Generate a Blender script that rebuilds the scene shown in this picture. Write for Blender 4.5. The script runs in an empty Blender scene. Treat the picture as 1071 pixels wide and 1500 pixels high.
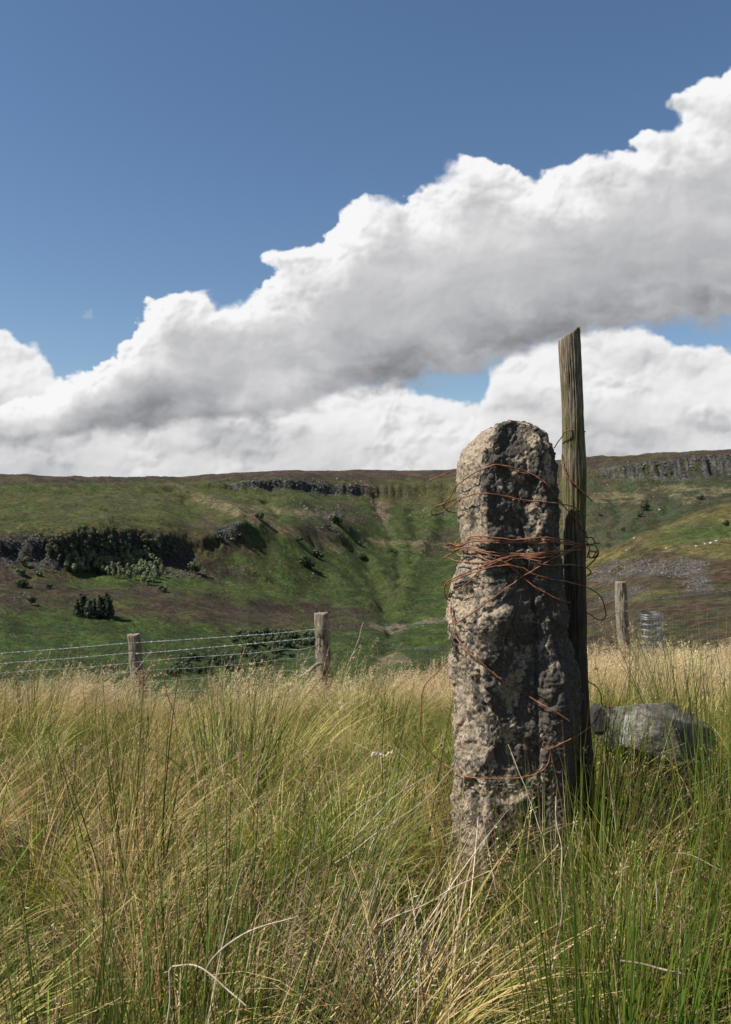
import bpy, math, random
import numpy as np
from mathutils import Vector, Matrix
from mathutils.bvhtree import BVHTree
S = bpy.context.scene
R = math.radians
COL = S.collection

# ------------------------------------------------------------------ camera
CAMZ = 1.3
F = 1250.0                       # focal length in photograph pixels (1071 x 1500)
cam_d = bpy.data.cameras.new('camera'); cam = bpy.data.objects.new('camera', cam_d); COL.objects.link(cam)
cam.location = (0, 0, CAMZ); cam.rotation_euler = (R(90), 0, 0)
cam_d.sensor_fit = 'VERTICAL'; cam_d.sensor_height = 36; cam_d.lens = 30
cam_d.clip_start = .05; cam_d.clip_end = 30000
cam_d.dof.use_dof = True; cam_d.dof.focus_distance = 3.0; cam_d.dof.aperture_fstop = 12
S.camera = cam

# ------------------------------------------------------------------ view
S.render.engine = 'CYCLES'
S.view_settings.view_transform = 'Standard'; S.view_settings.look = 'None'
S.view_settings.gamma = 1; S.view_settings.use_curve_mapping = False
S.view_settings.exposure = 0.62
S.cycles.max_bounces = 5; S.cycles.diffuse_bounces = 2; S.cycles.glossy_bounces = 2
S.cycles.transmission_bounces = 3; S.cycles.transparent_max_bounces = 4
S.cycles.use_denoising = True
S.cycles.use_adaptive_sampling = True; S.cycles.adaptive_threshold = .015

# ------------------------------------------------------------------ sun and sky
SUN_EL, SUN_AZ = 50.0, -103.0     # azimuth clockwise from +Y: the sun stands to the left and a little behind the camera
sd = Vector((math.cos(R(SUN_EL))*math.sin(R(SUN_AZ)), math.cos(R(SUN_EL))*math.cos(R(SUN_AZ)), math.sin(R(SUN_EL))))
sun_d = bpy.data.lights.new('sun', 'SUN'); sun = bpy.data.objects.new('sun', sun_d); COL.objects.link(sun)
sun_d.energy = 5.0; sun_d.angle = R(.53); sun_d.color = (1, .95, .87)
sun.rotation_euler = sd.to_track_quat('Z', 'Y').to_euler(); sun.location = (-20, -10, 30)

# ------------------------------------------------------------------ numpy noise
_VN = {}
def vnoise(x,y,seed):
    N=256; t=_VN.get(seed)
    if t is None:
        ang=np.random.RandomState(seed).rand(N,N).astype('f4')*2*np.pi; t=_VN[seed]=(np.cos(ang).ravel(),np.sin(ang).ravel())
    gx,gy=t
    x=np.asarray(x,'f4'); y=np.asarray(y,'f4')
    X0=np.floor(x); Y0=np.floor(y); fx=x-X0; fy=y-Y0; xi=X0.astype('i4')&255; yi=Y0.astype('i4')&255; x1=(xi+1)&255; y0=yi<<8; y1=((yi+1)&255)<<8
    def g(a,i,j): return gx.take(a)*(fx-i)+gy.take(a)*(fy-j)
    u=fx*fx*fx*(fx*(fx*6-15)+10); v=fy*fy*fy*(fy*(fy*6-15)+10)
    a0=g(y0+xi,0,0); a0+=u*(g(y0+x1,1,0)-a0); b0=g(y1+xi,0,1); b0+=u*(g(y1+x1,1,1)-b0)
    return (a0+v*(b0-a0))*1.5
def fbm(x,y,seed,octs=5,gain=.5,lac=2.03):
    r=0; a=1; t=0
    for k in range(octs):
        r=r+a*vnoise(x+k*17.3,y-k*9.1,seed+k); t+=a; a*=gain; x=x*lac; y=y*lac
    return r/t
def worley(x,y,seed):
    rs=np.random.RandomState(seed); N=128
    jx=rs.rand(N,N).astype('f4'); jy=rs.rand(N,N).astype('f4')
    xi=np.floor(x).astype(int); yi=np.floor(y).astype(int); fx=(x-xi).astype('f4'); fy=(y-yi).astype('f4')
    d=np.full(x.shape,9.,'f4')
    for i in (-1,0,1):
        for j in (-1,0,1):
            a=(xi+i)%N;b=(yi+j)%N
            d=np.minimum(d,(jx[b,a]+i-fx)**2+(jy[b,a]+j-fy)**2)
    return np.sqrt(d)
def puffs(x,y,seed,octs=4):
    r=0;a=1;t=0
    for k in range(octs):
        r=r+a*(1-np.minimum(worley(x,y,seed+k),1)**1.3); t+=a; a*=.52; x=x*2.1+5.2; y=y*2.1+1.7
    return r/t
def sdist(X,Y,poly):
    P=np.array(poly,'f4'); Q=np.roll(P,-1,0)
    d=np.full(X.shape,1e9,'f4'); ins=np.zeros(X.shape,bool)
    for (ax,ay),(bx,by) in zip(P,Q):
        ex,ey=bx-ax,by-ay
        t=np.clip(((X-ax)*ex+(Y-ay)*ey)/(ex*ex+ey*ey+1e-9),0,1)
        d=np.minimum(d,(X-ax-t*ex)**2+(Y-ay-t*ey)**2)
        if ay!=by:
            c=((ay>Y)!=(by>Y))&(X<(bx-ax)*(Y-ay)/(by-ay)+ax)
            ins^=c
    d=np.sqrt(d); return np.where(ins,d,-d)
def ss(a,b,x):
    t=np.clip((x-a)/(b-a),0,1); return t*t*(3-2*t)
def mix(a,b,t): return a*(1-t)+b*t
TA=[(-900,560),(-400,600),(-60,600),(60,585),(85,560),(130,548),(170,520),(205,480),(222,445),(245,432),(300,434),(318,452),(350,440),(400,415),(414,395),(390,385),(373,378),(385,369),(430,370),(455,372),(485,350),(505,315),(540,294),(600,298),(635,280),(652,246),(680,231),(720,237),(770,262),(800,260),(860,240),(935,222),(922,206),(940,194),(985,195),(1003,180),(985,158),(1010,128),(1071,106),(1150,70),(1300,10),(1700,-120)]
BA=[(1700,430),(1300,470),(1071,488),(985,488),(930,500),(870,506),(790,522),(715,552),(600,578),(500,598),(460,615),(300,634),(100,650),(-100,660),(-900,680)]
TB=[(-900,470),(-300,520),(-100,470),(0,492),(45,515),(72,548),(100,585),(300,590),(430,590),(520,566),(590,570),(640,588),(700,590),(716,570),(728,540),(760,515),(860,485),(950,488),(985,505),(1071,514),(1300,480),(1700,500)]
def blur(a,n):
    for _ in range(n):
        p=np.pad(a,1,'edge'); a=(p[:-2,1:-1]+p[2:,1:-1]+2*a)/4
        p=np.pad(a,1,'edge'); a=(p[1:-1,:-2]+p[1:-1,2:]+2*a)/4
    return a
def build(W,H,az0,az1,el0,el1):
    az=np.radians(np.linspace(az0,az1,W,dtype='f4'))[None,:].repeat(H,0)
    el=np.radians(np.linspace(el0,el1,H,dtype='f4'))[:,None].repeat(W,1)
    X=535.5+1250*np.tan(az); Y=750-1250*np.tan(el)/np.cos(az)
    # domain warp
    wx=fbm(X/90,Y/90,11,5,.55)*26+fbm(X/24,Y/24,71,4,.6)*7; wy=fbm(X/90,Y/90,31,5,.55)*20+fbm(X/24,Y/24,91,4,.6)*6
    Xw=X+wx*.55; Yw=Y+wy*.55
    out=np.zeros((H,W,4),'f4')
    def layer(poly,amp,seed,soft):
        d=sdist(Xw,Yw,poly)
        p=puffs((X+wx*.4)/62,(Y+wy*.4)/50,seed,5)-.52
        return d+p*amp+soft, p
    # ---- layer B
    dB,pB=layer(TB+[(1700,900),(-900,900)],34,200,2)
    # ---- layer A
    tm=[p for k,p in enumerate(TA) if p not in ((390,385),(373,378),(385,369),(935,222),(922,206),(985,158))]; topA=np.interp(X,[p[0] for p in tm],[p[1] for p in tm]).astype('f4')
    # keep monotone x for interp
    xs=np.array([p[0] for p in BA][::-1]); botA=np.interp(X,xs,[p[1] for p in BA][::-1]).astype('f4')
    s=(Yw-topA)/(np.maximum(botA-topA,30))
    dA,pA=layer(TA+BA,30,300,1)
    ed=fbm(X/26,Y/22,640,4,.65)*15*ss(-.25,.3,fbm(X/120,Y/90,650,2)); dA=dA+ed; dB=dB+ed*.6
    upper=1-ss(.55,.95,s)
    dA=mix(sdist(Xw,Y+wy*.9,TA+BA)+fbm(X/60,Y/30,77,5)*26,dA,upper)
    def relief(d,seed,scx,scy,ang=(-.62,-.78)):
        h=np.sqrt(np.maximum(d,0)+2)*9
        h=h+puffs((X+wx*1.0)/scx,(Y+wy*1.0)/scy,seed,2)*30+fbm((X+wx)/60,(Y+wy)/44,seed+50,4,.45)*22
        h=blur(h,3)
        gy,gx=np.gradient(h); 
        if el1>el0: gy=-gy
        # slope in px units
        px=abs(1250*np.radians((az1-az0)/W)); gx/=px; gy/=px
        n=1/np.sqrt(1+gx*gx+gy*gy)
        return -(gx*ang[0]+gy*ang[1])*-1*n
    fl=fbm((X+wx)/260,(Y+wy)/95,400,4); f2=fbm((X+wx*1.5)/130+3,(Y+wy*1.5)/75,410,6,.5); f3=fbm((X+wx)/45,(Y+wy)/34,415,5,.6)
    # B shading: bright heads, gray streaks
    topB=np.interp(X,[p[0] for p in TB],[p[1] for p in TB]).astype('f4')
    sB=(Yw-topB)/(720-topB)
    LB=mix(.95,.83,ss(.0,.95,sB+fl*.5))-.13*ss(-.05,.45,f2*.6+fl*.8)*ss(4,50,dB)+.03*f3
    rB=relief(dB,500,46,36); LB=LB+np.clip(-rB,-1,1)*.065*(.35+ss(-.25,.45,f2))
    # A shading
    deep=ss(3,95,dA+f2*55+pA*60+fl*25)
    LA=mix(.97,.82,deep)
    LA=LA-.11*ss(.15,.95,s+fl*.24+f2*.08)-.19*ss(.62,1.04,s+fl*.16)
    LA=LA-.05*ss(0,.6,f2)*deep+.05*ss(.0,.7,-fl)*deep
    rA=relief(dA,300,95,75); LA=LA+np.clip(-rA,-1,1)*mix(.10,.02,ss(.05,.45,s+f2*.3))+.018*f3
    aA=ss(-2,mix(mix(3,16,ss(.0,.45,f2)),34,ss(.5,1.,s)),dA); aB=ss(-3,9,dB)
    # thin wisps at the edge
    LA=np.clip(LA,.42,.985); LB=np.clip(LB,.5,.965)
    a=aA+aB*(1-aA); L=(LA*aA+LB*aB*(1-aA))/np.maximum(a,1e-4)
    # small wisp
    w=ss(.0,.5,fbm(X/14,Y/12,600,4)+.5-np.hypot((X-127)/20,(Y-461)/13))*.28
    L=np.where(w>a,.8,L); a=np.maximum(a,w)
    # tint: bright = white, shade = cool-neutral gray
    t=ss(.5,.9,L)
    R=L*mix(.975,1.0,t); G=L*mix(.985,1.0,t); B=L*mix(1.02,1.005,t)
    out[...,0]=R;out[...,1]=G;out[...,2]=np.minimum(B,.99);out[...,3]=a   # display-referred sRGB
    return out,X,Y

# the bank of cumulus is computed as a map over azimuth -40..40, elevation -2..48 degrees
CW, CH, CA0, CA1, CE0, CE1 = 1280, 800, -40, 40, -2, 48
cl, _x, _y = build(CW, CH, CA0, CA1, CE0, CE1)
rgb = np.clip(cl[..., :3], 0, 1); rgb = np.where(rgb < .04045, rgb/12.92, ((rgb+.055)/1.055)**2.4)
cl[..., :3] = rgb
img = bpy.data.images.new('cumulus_map', CW, CH, alpha=True, float_buffer=True)
img.colorspace_settings.name = 'Non-Color'; img.alpha_mode = 'CHANNEL_PACKED'
img.pixels.foreach_set(np.ascontiguousarray(cl, 'f4').ravel()); img.pack()

W = bpy.data.worlds.new('World'); S.world = W; W.use_nodes = True
nt = W.node_tree; nt.nodes.clear()
class NB:
    def __init__(s, nt): s.nt = nt
    def n(s, t, **k):
        ins = k.pop('ins', {}); nd = s.nt.nodes.new(t)
        for a, b in k.items(): setattr(nd, a, b)
        for a, b in ins.items(): s.put(nd, a, b)
        return nd
    def put(s, nd, a, b):
        sock = nd.inputs[a]
        if isinstance(b, bpy.types.NodeSocket): s.nt.links.new(b, sock)
        elif isinstance(b, bpy.types.Node): s.nt.links.new(b.outputs[0], sock)
        else:
            if isinstance(b, (tuple, list)) and len(b) == 3 and sock.type == 'RGBA': b = (*b, 1)
            sock.default_value = b
    def m(s, op, a, b=0.0, c=0.0, clamp=False):
        nd = s.n('ShaderNodeMath', operation=op, use_clamp=clamp, ins={0: a, 1: b})
        if op in ('MULTIPLY_ADD',): s.put(nd, 2, c)
        return nd.outputs[0]
    def ramp(s, f, a, b, lo=0.0, hi=1.0):
        return s.n('ShaderNodeMapRange', interpolation_type='SMOOTHSTEP', ins={0: f, 1: a, 2: b, 3: lo, 4: hi}).outputs[0]
    def mix(s, f, a, b, mode='MIX'):
        nd = s.n('ShaderNodeMix', data_type='RGBA', blend_type=mode)
        s.put(nd, 0, f); s.put(nd, 6, a); s.put(nd, 7, b)
        return nd.outputs[2]
    def noise(s, vec, scale, detail=5, rough=.55, dist=0.0):
        nd = s.n('ShaderNodeTexNoise', ins={'Scale': scale, 'Detail': detail, 'Roughness': rough, 'Distortion': dist})
        if vec is not None: s.put(nd, 'Vector', vec)
        return nd.outputs[0]
b = NB(nt)
sky = b.n('ShaderNodeTexSky', sky_type='NISHITA', sun_disc=False, sun_elevation=R(SUN_EL), sun_rotation=R(SUN_AZ), altitude=400, air_density=1.0, dust_density=.4, ozone_density=1.6)
skyc = b.n('ShaderNodeHueSaturation', ins={'Saturation': 1.10, 'Color': sky}).outputs[0]
bg_sky = b.n('ShaderNodeBackground', ins={'Color': skyc, 'Strength': .070})
tc = b.n('ShaderNodeTexCoord'); dirn = b.n('ShaderNodeVectorMath', operation='NORMALIZE', ins={0: tc.outputs['Generated']}).outputs[0]
xyz = b.n('ShaderNodeSeparateXYZ', ins={0: dirn})
X_, Y_, Z_ = xyz.outputs
az = b.m('MULTIPLY', b.m('ARCTAN2', X_, Y_), 180/math.pi); el = b.m('MULTIPLY', b.m('ARCSINE', Z_), 180/math.pi)
cx = b.m('DIVIDE', b.m('SUBTRACT', az, CA0), CA1-CA0); cy = b.m('DIVIDE', b.m('SUBTRACT', el, CE0), CE1-CE0)
vec = b.n('ShaderNodeCombineXYZ', ins={0: cx, 1: cy, 2: 0.0})
it = b.n('ShaderNodeTexImage', image=img, interpolation='Cubic', extension='EXTEND', ins={0: vec})
win = b.m('MULTIPLY', b.ramp(b.m('ABSOLUTE', az), 33, 39, 1, 0), b.ramp(el, 41, 47, 1, 0))
# elsewhere: unseen broken cumulus on a flat layer, dimmed and thinned against fill light
lay = b.n('ShaderNodeVectorMath', operation='SCALE', ins={0: dirn, 'Scale': b.m('DIVIDE', 1.0, b.m('ADD', b.m('MAXIMUM', Z_, 0.0), .12))}).outputs[0]
n1 = b.noise(lay, .55, 9, .55, .3)
gm = b.ramp(n1, .53, .63); gl = b.ramp(n1, .55, .74, .70, .36)
ga = b.m('MULTIPLY', gm, b.m('SUBTRACT', 1.0, win))
al = b.m('MULTIPLY_ADD', it.outputs[1], win, ga, clamp=True)
gcol = b.n('ShaderNodeCombineXYZ', ins={0: gl, 1: gl, 2: gl})
ccol = b.mix(win, gcol.outputs[0], it.outputs[0])
bg_c = b.n('ShaderNodeBackground', ins={'Color': ccol, 'Strength': .63})
ms = b.n('ShaderNodeMixShader', ins={0: al, 1: bg_sky.outputs[0], 2: bg_c.outputs[0]})
wo = b.n('ShaderNodeOutputWorld', ins={0: ms.outputs[0]})
W.cycles.sampling_method = 'MANUAL'; W.cycles.sample_map_resolution = 1024

# ------------------------------------------------------------------ helpers
def mesh(name, V, Fc, smooth=True):
    """V (n,3), Fc (m,k) quads or triangles, or a list of such arrays"""
    V = np.asarray(V, 'f4').reshape(-1, 3)
    Fs = Fc if isinstance(Fc, list) else [Fc]
    Fs = [np.asarray(f, 'i4') for f in Fs if len(f)]
    me = bpy.data.meshes.new(name)
    me.vertices.add(len(V)); me.vertices.foreach_set('co', V.ravel())
    li = np.concatenate([f.ravel() for f in Fs]); tot = np.concatenate([np.full(len(f), f.shape[1], 'i4') for f in Fs])
    st = np.concatenate([[0], np.cumsum(tot)[:-1]]).astype('i4')
    me.loops.add(len(li)); me.loops.foreach_set('vertex_index', li)
    me.polygons.add(len(tot)); me.polygons.foreach_set('loop_start', st)
    me.update(calc_edges=True)
    me.polygons.foreach_set('use_smooth', np.full(len(tot), smooth, bool))
    return me
def vcol(me, C, name='Col'):
    C = np.asarray(C, 'f4')
    if C.shape[1] == 3: C = np.hstack([C, np.ones((len(C), 1), 'f4')])
    a = me.color_attributes.new(name, 'FLOAT_COLOR', 'POINT'); a.data.foreach_set('color', np.ascontiguousarray(C).ravel())
def ob(name, me, mat=None, parent=None, label=None, cat=None, group=None, kind=None, loc=None):
    o = bpy.data.objects.new(name, me); COL.objects.link(o)
    if mat is not None and me is not None and not me.materials: me.materials.append(mat)
    if parent is not None: o.parent = parent
    if loc is not None: o.location = loc
    tag(o, label, cat, group, kind)
    return o
def tag(o, label=None, cat=None, group=None, kind=None):
    if label: o['label'] = label
    if cat: o['category'] = cat
    if group: o['group'] = group
    if kind: o['kind'] = kind
def at(px, py, d):
    """the place seen at photograph pixel px, py at depth d in front of the camera"""
    return np.array([(px-535.5)/F*d, d, CAMZ-(py-750)/F*d])
def tube(P, rad, n=6, cap=True):
    P = np.asarray(P, float); m = len(P)
    rad = np.full(m, rad) if np.isscalar(rad) else np.asarray(rad, float)
    T = np.gradient(P, axis=0); T /= np.linalg.norm(T, axis=1)[:, None]+1e-12
    u = np.cross(T[0], (0, 0, 1.)); 
    if np.linalg.norm(u) < .1: u = np.cross(T[0], (1., 0, 0))
    u /= np.linalg.norm(u); V = []
    a = np.linspace(0, 2*np.pi, n, endpoint=False)
    for i in range(m):
        u = u-T[i]*np.dot(u, T[i]); u /= np.linalg.norm(u)+1e-12; w = np.cross(T[i], u)
        V.append(P[i]+rad[i]*(np.cos(a)[:, None]*u+np.sin(a)[:, None]*w))
    V = np.concatenate(V); i = np.arange(m-1)[:, None]*n; j = np.arange(n)[None]; k = (j+1) % n
    Q = np.stack([i+j, i+k, i+n+k, i+n+j], -1).reshape(-1, 4)
    return V, Q
def join(parts):
    V = []; Fq = {}; o = 0
    for v, f in parts:
        v = np.asarray(v).reshape(-1, 3); f = np.asarray(f)
        V.append(v); Fq.setdefault(f.shape[1], []).append(f+o); o += len(v)
    return np.concatenate(V), [np.concatenate(x) for x in Fq.values()]
def spline(P, step):
    """Catmull-Rom through P, resampled"""
    P = np.asarray(P, float); Q = np.vstack([2*P[0]-P[1], P, 2*P[-1]-P[-2]]); out = []
    for i in range(1, len(Q)-2):
        n = max(2, int(np.linalg.norm(Q[i+1]-Q[i])/step)); t = np.linspace(0, 1, n, endpoint=False)[:, None]
        a, b_, c, d = Q[i-1:i+3]
        out.append(.5*(2*b_+(c-a)*t+(2*a-5*b_+4*c-d)*t*t+(-a+3*b_-3*c+d)*t**3))
    out.append(P[-1:]); return np.concatenate(out)
def noise3(P, seed):
    """gradient noise at points P (n,3)"""
    rs = np.random.RandomState(seed); N = 64
    G = rs.normal(size=(N*N*N, 3)).astype('f4'); G /= np.linalg.norm(G, axis=1)[:, None]
    P = np.asarray(P, 'f4'); I = np.floor(P).astype(int); f = P-I; u = f*f*f*(f*(f*6-15)+10)
    r = 0
    for dx in (0, 1):
        for dy in (0, 1):
            for dz in (0, 1):
                h = (((I[..., 0]+dx) % N)*N+(I[..., 1]+dy) % N)*N+(I[..., 2]+dz) % N
                d = (G[h]*(f-np.array([dx, dy, dz], 'f4'))).sum(-1)
                w = (u[..., 0] if dx else 1-u[..., 0])*(u[..., 1] if dy else 1-u[..., 1])*(u[..., 2] if dz else 1-u[..., 2])
                r = r+w*d
    return r*1.6
def fbm3(P, seed, octs=4, gain=.5):
    r = 0; a = 1.; t = 0; P = np.asarray(P, 'f4')
    for k in range(octs): r = r+a*noise3(P*(2.03**k)+k*11.7, seed+k); t += a; a *= gain
    return r/t
def worley3(P, seed):
    rs = np.random.RandomState(seed); N = 32; J = rs.rand(N*N*N, 3).astype('f4')
    P = np.asarray(P, 'f4'); I = np.floor(P).astype(int); f = P-I; d1 = np.full(P.shape[:-1], 9., 'f4'); d2 = d1.copy(); cid = np.zeros(P.shape[:-1], int)
    for dx in (-1, 0, 1):
        for dy in (-1, 0, 1):
            for dz in (-1, 0, 1):
                h = (((I[..., 0]+dx) % N)*N+(I[..., 1]+dy) % N)*N+(I[..., 2]+dz) % N
                d = np.sqrt(((J[h]+np.array([dx, dy, dz], 'f4')-f)**2).sum(-1))
                n = d < d1; d2 = np.where(n, d1, np.minimum(d2, d)); cid = np.where(n, h, cid); d1 = np.where(n, d, d1)
    return d1, d2, (cid*2654435761 % 1000)/1000.
def mat(name):
    m = bpy.data.materials.new(name); m.use_nodes = True; nt = m.node_tree; nt.nodes.clear()
    b = NB(nt); out = b.n('ShaderNodeOutputMaterial'); pr = b.n('ShaderNodeBsdfPrincipled')
    nt.links.new(pr.outputs[0], out.inputs[0]); return m, b, pr, out
def setp(b, pr, **k):
    for a, v in k.items(): b.put(pr, a.replace('_', ' '), v)
def bump(b, pr, h, strength, dist):
    bp = b.n('ShaderNodeBump', ins={'Strength': strength, 'Distance': dist, 'Height': h}); b.put(pr, 'Normal', bp.outputs[0])

# ------------------------------------------------------------------ the lie of the land
def near_z(x, y):
    """the rough pasture on the brow: level round the camera, rolling over beyond the stone"""
    r = np.hypot(x, y); t = np.maximum(y-4.0, 0)
    side = np.interp(x, [-4, -1, 0, 2.6, 6], [1.42, 1.18, 1.0, .44, .38])
    z = -.062*np.minimum(t, 7)**1.85*side-.12*np.maximum(t-7, 0)*side
    z = z+.10*fbm(x/1.7+40, y/1.7+40, 5, 4)+.06*fbm(x/.45+9, y/.45+3, 7, 3)
    return z
KN = {  # photograph column -> (depth m, photograph row) from the near slope over the valley to the skyline
 -300: [(150,1130),(300,1010),(430,965),(600,900),(700,860),(760,815),(775,788),(1000,748),(1250,724),(1290,716),(1480,702)],
 0:    [(150,1120),(300,1000),(430,955),(600,890),(700,856),(760,822),(775,795),(1000,745),(1250,722),(1290,715),(1500,699)],
 70:   [(150,1120),(300,1000),(430,955),(600,890),(690,860),(755,820),(772,790),(1000,745),(1250,722),(1290,715),(1500,699)],
 135:  [(150,1120),(300,1000),(430,955),(590,893),(680,865),(750,845),(775,780),(1000,745),(1250,722),(1290,714),(1500,698)],
 230:  [(150,1120),(300,997),(430,955),(580,897),(690,860),(765,832),(790,780),(1020,745),(1270,721),(1300,713),(1510,696)],
 280:  [(150,1120),(300,995),(430,955),(580,900),(690,860),(780,812),(800,792),(1050,745),(1280,720),(1310,712),(1520,695)],
 350:  [(150,1120),(310,990),(440,955),(590,903),(700,858),(810,795),(830,768),(1080,742),(1300,716),(1325,706),(1535,693)],
 410:  [(150,1110),(320,990),(450,950),(600,900),(720,852),(800,812),(905,768),(1130,738),(1310,716),(1330,702),(1550,691)],
 490:  [(150,1110),(330,985),(460,943),(600,903),(750,855),(880,812),(990,771),(1200,745),(1330,724),(1348,711),(1560,690)],
 560:  [(150,1100),(330,975),(480,930),(620,900),(800,850),(1000,803),(1100,778),(1230,750),(1340,727),(1358,712),(1570,689)],
 650:  [(150,1090),(320,975),(450,930),(570,903),(800,852),(1000,808),(1100,780),(1230,748),(1340,720),(1360,708),(1560,688)],
 760:  [(150,1060),(240,940),(330,893),(420,866),(580,885),(860,835),(960,800),(1120,755),(1270,712),(1290,698),(1480,681)],
 870:  [(150,1010),(230,910),(300,860),(385,805),(520,835),(700,830),(820,785),(980,738),(1120,704),(1138,690),(1350,671)],
 960:  [(140,960),(210,880),(290,825),(405,768),(520,800),(700,800),(850,758),(980,725),(1080,700),(1098,677),(1300,666)],
 1071: [(140,935),(200,875),(300,802),(430,735),(550,760),(700,770),(850,735),(960,712),(1060,700),(1078,668),(1250,659)],
 1400: [(130,900),(200,820),(300,740),(450,680),(560,690),(700,720),(850,710),(950,700),(1050,690),(1068,655),(1230,645)],
}
SCL = dict(zip(sorted(KN), (.60, .66, .69, .73, .79, .84, .89, .94, 1.01, 1.06, 1.08, 1.04, 1.0, 1.0, 1.0, 1.0)))
KN = {c: [(d*(1+(SCL[c]-1)*min(max((d-150)/350, 0), 1)), p) for d, p in v] for c, v in KN.items()}
cols = sorted(KN); KA = np.array([math.degrees(math.atan((c-535.5)/F)) for c in cols])
KT = np.array([[(d, CAMZ-(py-750)/F*d) for d, py in KN[c]] for c in cols], float)   # (col, knot, [depth, z])
KT[:, :, 0] /= np.cos(np.radians(KA))[:, None]                                        # ranges
def smooth_interp(xs, A, x):
    """monotone-free cubic (Catmull-Rom) interpolation of rows of A"""
    x = np.clip(x, xs[0], xs[-1]-1e-6); i = np.clip(np.searchsorted(xs, x, 'right')-1, 0, len(xs)-2)
    t = (x-xs[i])/(xs[i+1]-xs[i]); t = t*.55+.45*(t*t*(3-2*t)); t = t.reshape(t.shape+(1,)*(A.ndim-1))
    return A[i]*(1-t)+A[i+1]*t
def pchip(xk, yk, x):
    h = np.diff(xk); d = np.diff(yk)/h; m = np.zeros_like(yk)
    w1 = 2*h[1:]+h[:-1]; w2 = h[1:]+2*h[:-1]; s = d[:-1]*d[1:] > 0
    with np.errstate(all='ignore'): hm = (w1+w2)/(w1/d[:-1]+w2/d[1:])
    m[1:-1] = np.where(s, hm, 0); m[0] = d[0]; m[-1] = d[-1]
    i = np.clip(np.searchsorted(xk, x, 'right')-1, 0, len(xk)-2); t = (x-xk[i])/h[i]
    return (yk[i]*(1+2*t)*(1-t)**2+h[i]*m[i]*t*(1-t)**2+yk[i+1]*t*t*(3-2*t)+h[i]*m[i+1]*t*t*(t-1))
phi = np.concatenate([np.linspace(-180, -60, 25)[:-1], np.linspace(-60, -26, 40)[:-1], np.linspace(-25, 25, 790), np.linspace(26, 60, 40)[1:], np.linspace(60, 180, 25)[1:]])
RR = np.concatenate([[.25], np.geomspace(.5, 14, 120), np.geomspace(14, 250, 130)[1:], np.linspace(250, 640, 170)[1:], np.linspace(640, 860, 110)[1:], np.linspace(860, 1250, 110)[1:], np.linspace(1250, 1400, 90)[1:], np.linspace(1400, 1650, 40)[1:], np.geomspace(1650, 9000, 24)[1:]])
NP_, NR = len(phi), len(RR)
PH, RG = np.meshgrid(np.radians(phi), RR, indexing='ij')
GX = RG*np.sin(PH); GY = RG*np.cos(PH)
K = smooth_interp(KA, KT, np.clip(phi, KA[0], KA[-1]))
Zn = near_z(GX, GY)
GZ = np.zeros_like(GX); crag = np.zeros_like(GX)
jx = 4.0*fbm(GX[:, 0:1]*0+np.degrees(PH)*1.2, PH*0+3.3, 801, 3)    # slow wander
SH = fbm(RG*PH/26, RG*0+1.5, 811, 3)*13+fbm(RG*PH/7.5, RG*0+7.5, 821, 3)*7
for i in range(NP_):
    a = phi[i]; z12 = float(near_z(np.array([12*math.sin(R(a))]), np.array([12*math.cos(R(a))]))[0])
    kr = K[i, :, 0].copy(); kz = K[i, :, 1].copy()
    back = float(np.clip((abs(a)-45)/60, 0, 1)); back = back*back*(3-2*back)
    z35 = float(np.interp(a, [-30, 0, 10, 30], [-15, -13, -8, -6]))
    xk = np.concatenate([[12, 35], kr, [3500, 9000]]); zk = np.concatenate([[z12, z35], kz, [kz[-1]*1.12+2, kz[-1]*1.2]])
    zk = zk*(1-back)+back*(xk*.012)
    # buttresses: the rock faces stand forward and back along the slope
    col = np.full(NR, a)
    sh = SH[i]
    wz = np.exp(-((RR-(kr[5]+kr[6])/2)/26)**2)*np.interp(a, [-23, -22, -11.5, -9, -7.5, 30], [.7, 1, 1, .7, 0, 0])+np.exp(-((RR-(kr[8]+kr[9])/2)/24)**2)*np.interp(a, [-12, -9.5, 1, 3, 6, 13, 15, 30], [0, .8, 1, .35, .35, .6, 1, 1])
    GZ[i] = pchip(xk, zk, RR+sh*wz*(1-back))
    crag[i] = wz*(1-back)
far = ss(12, 60, RG)
amp = far*np.clip(RG/700, .1, 1)*(1-.55*ss(1280, 1480, RG))
rx, ry = GX, GY
GZ = GZ+amp*(9*fbm(rx/190, ry/230, 41, 3)+ (1-np.abs(fbm(rx/85+5, ry/120, 47, 3))*2.2)*3.2-2 + 3.4*fbm(rx/34, ry/42, 43, 4)+.95*fbm(rx/9, ry/9, 44, 3))*(1-.45*crag)
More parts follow.
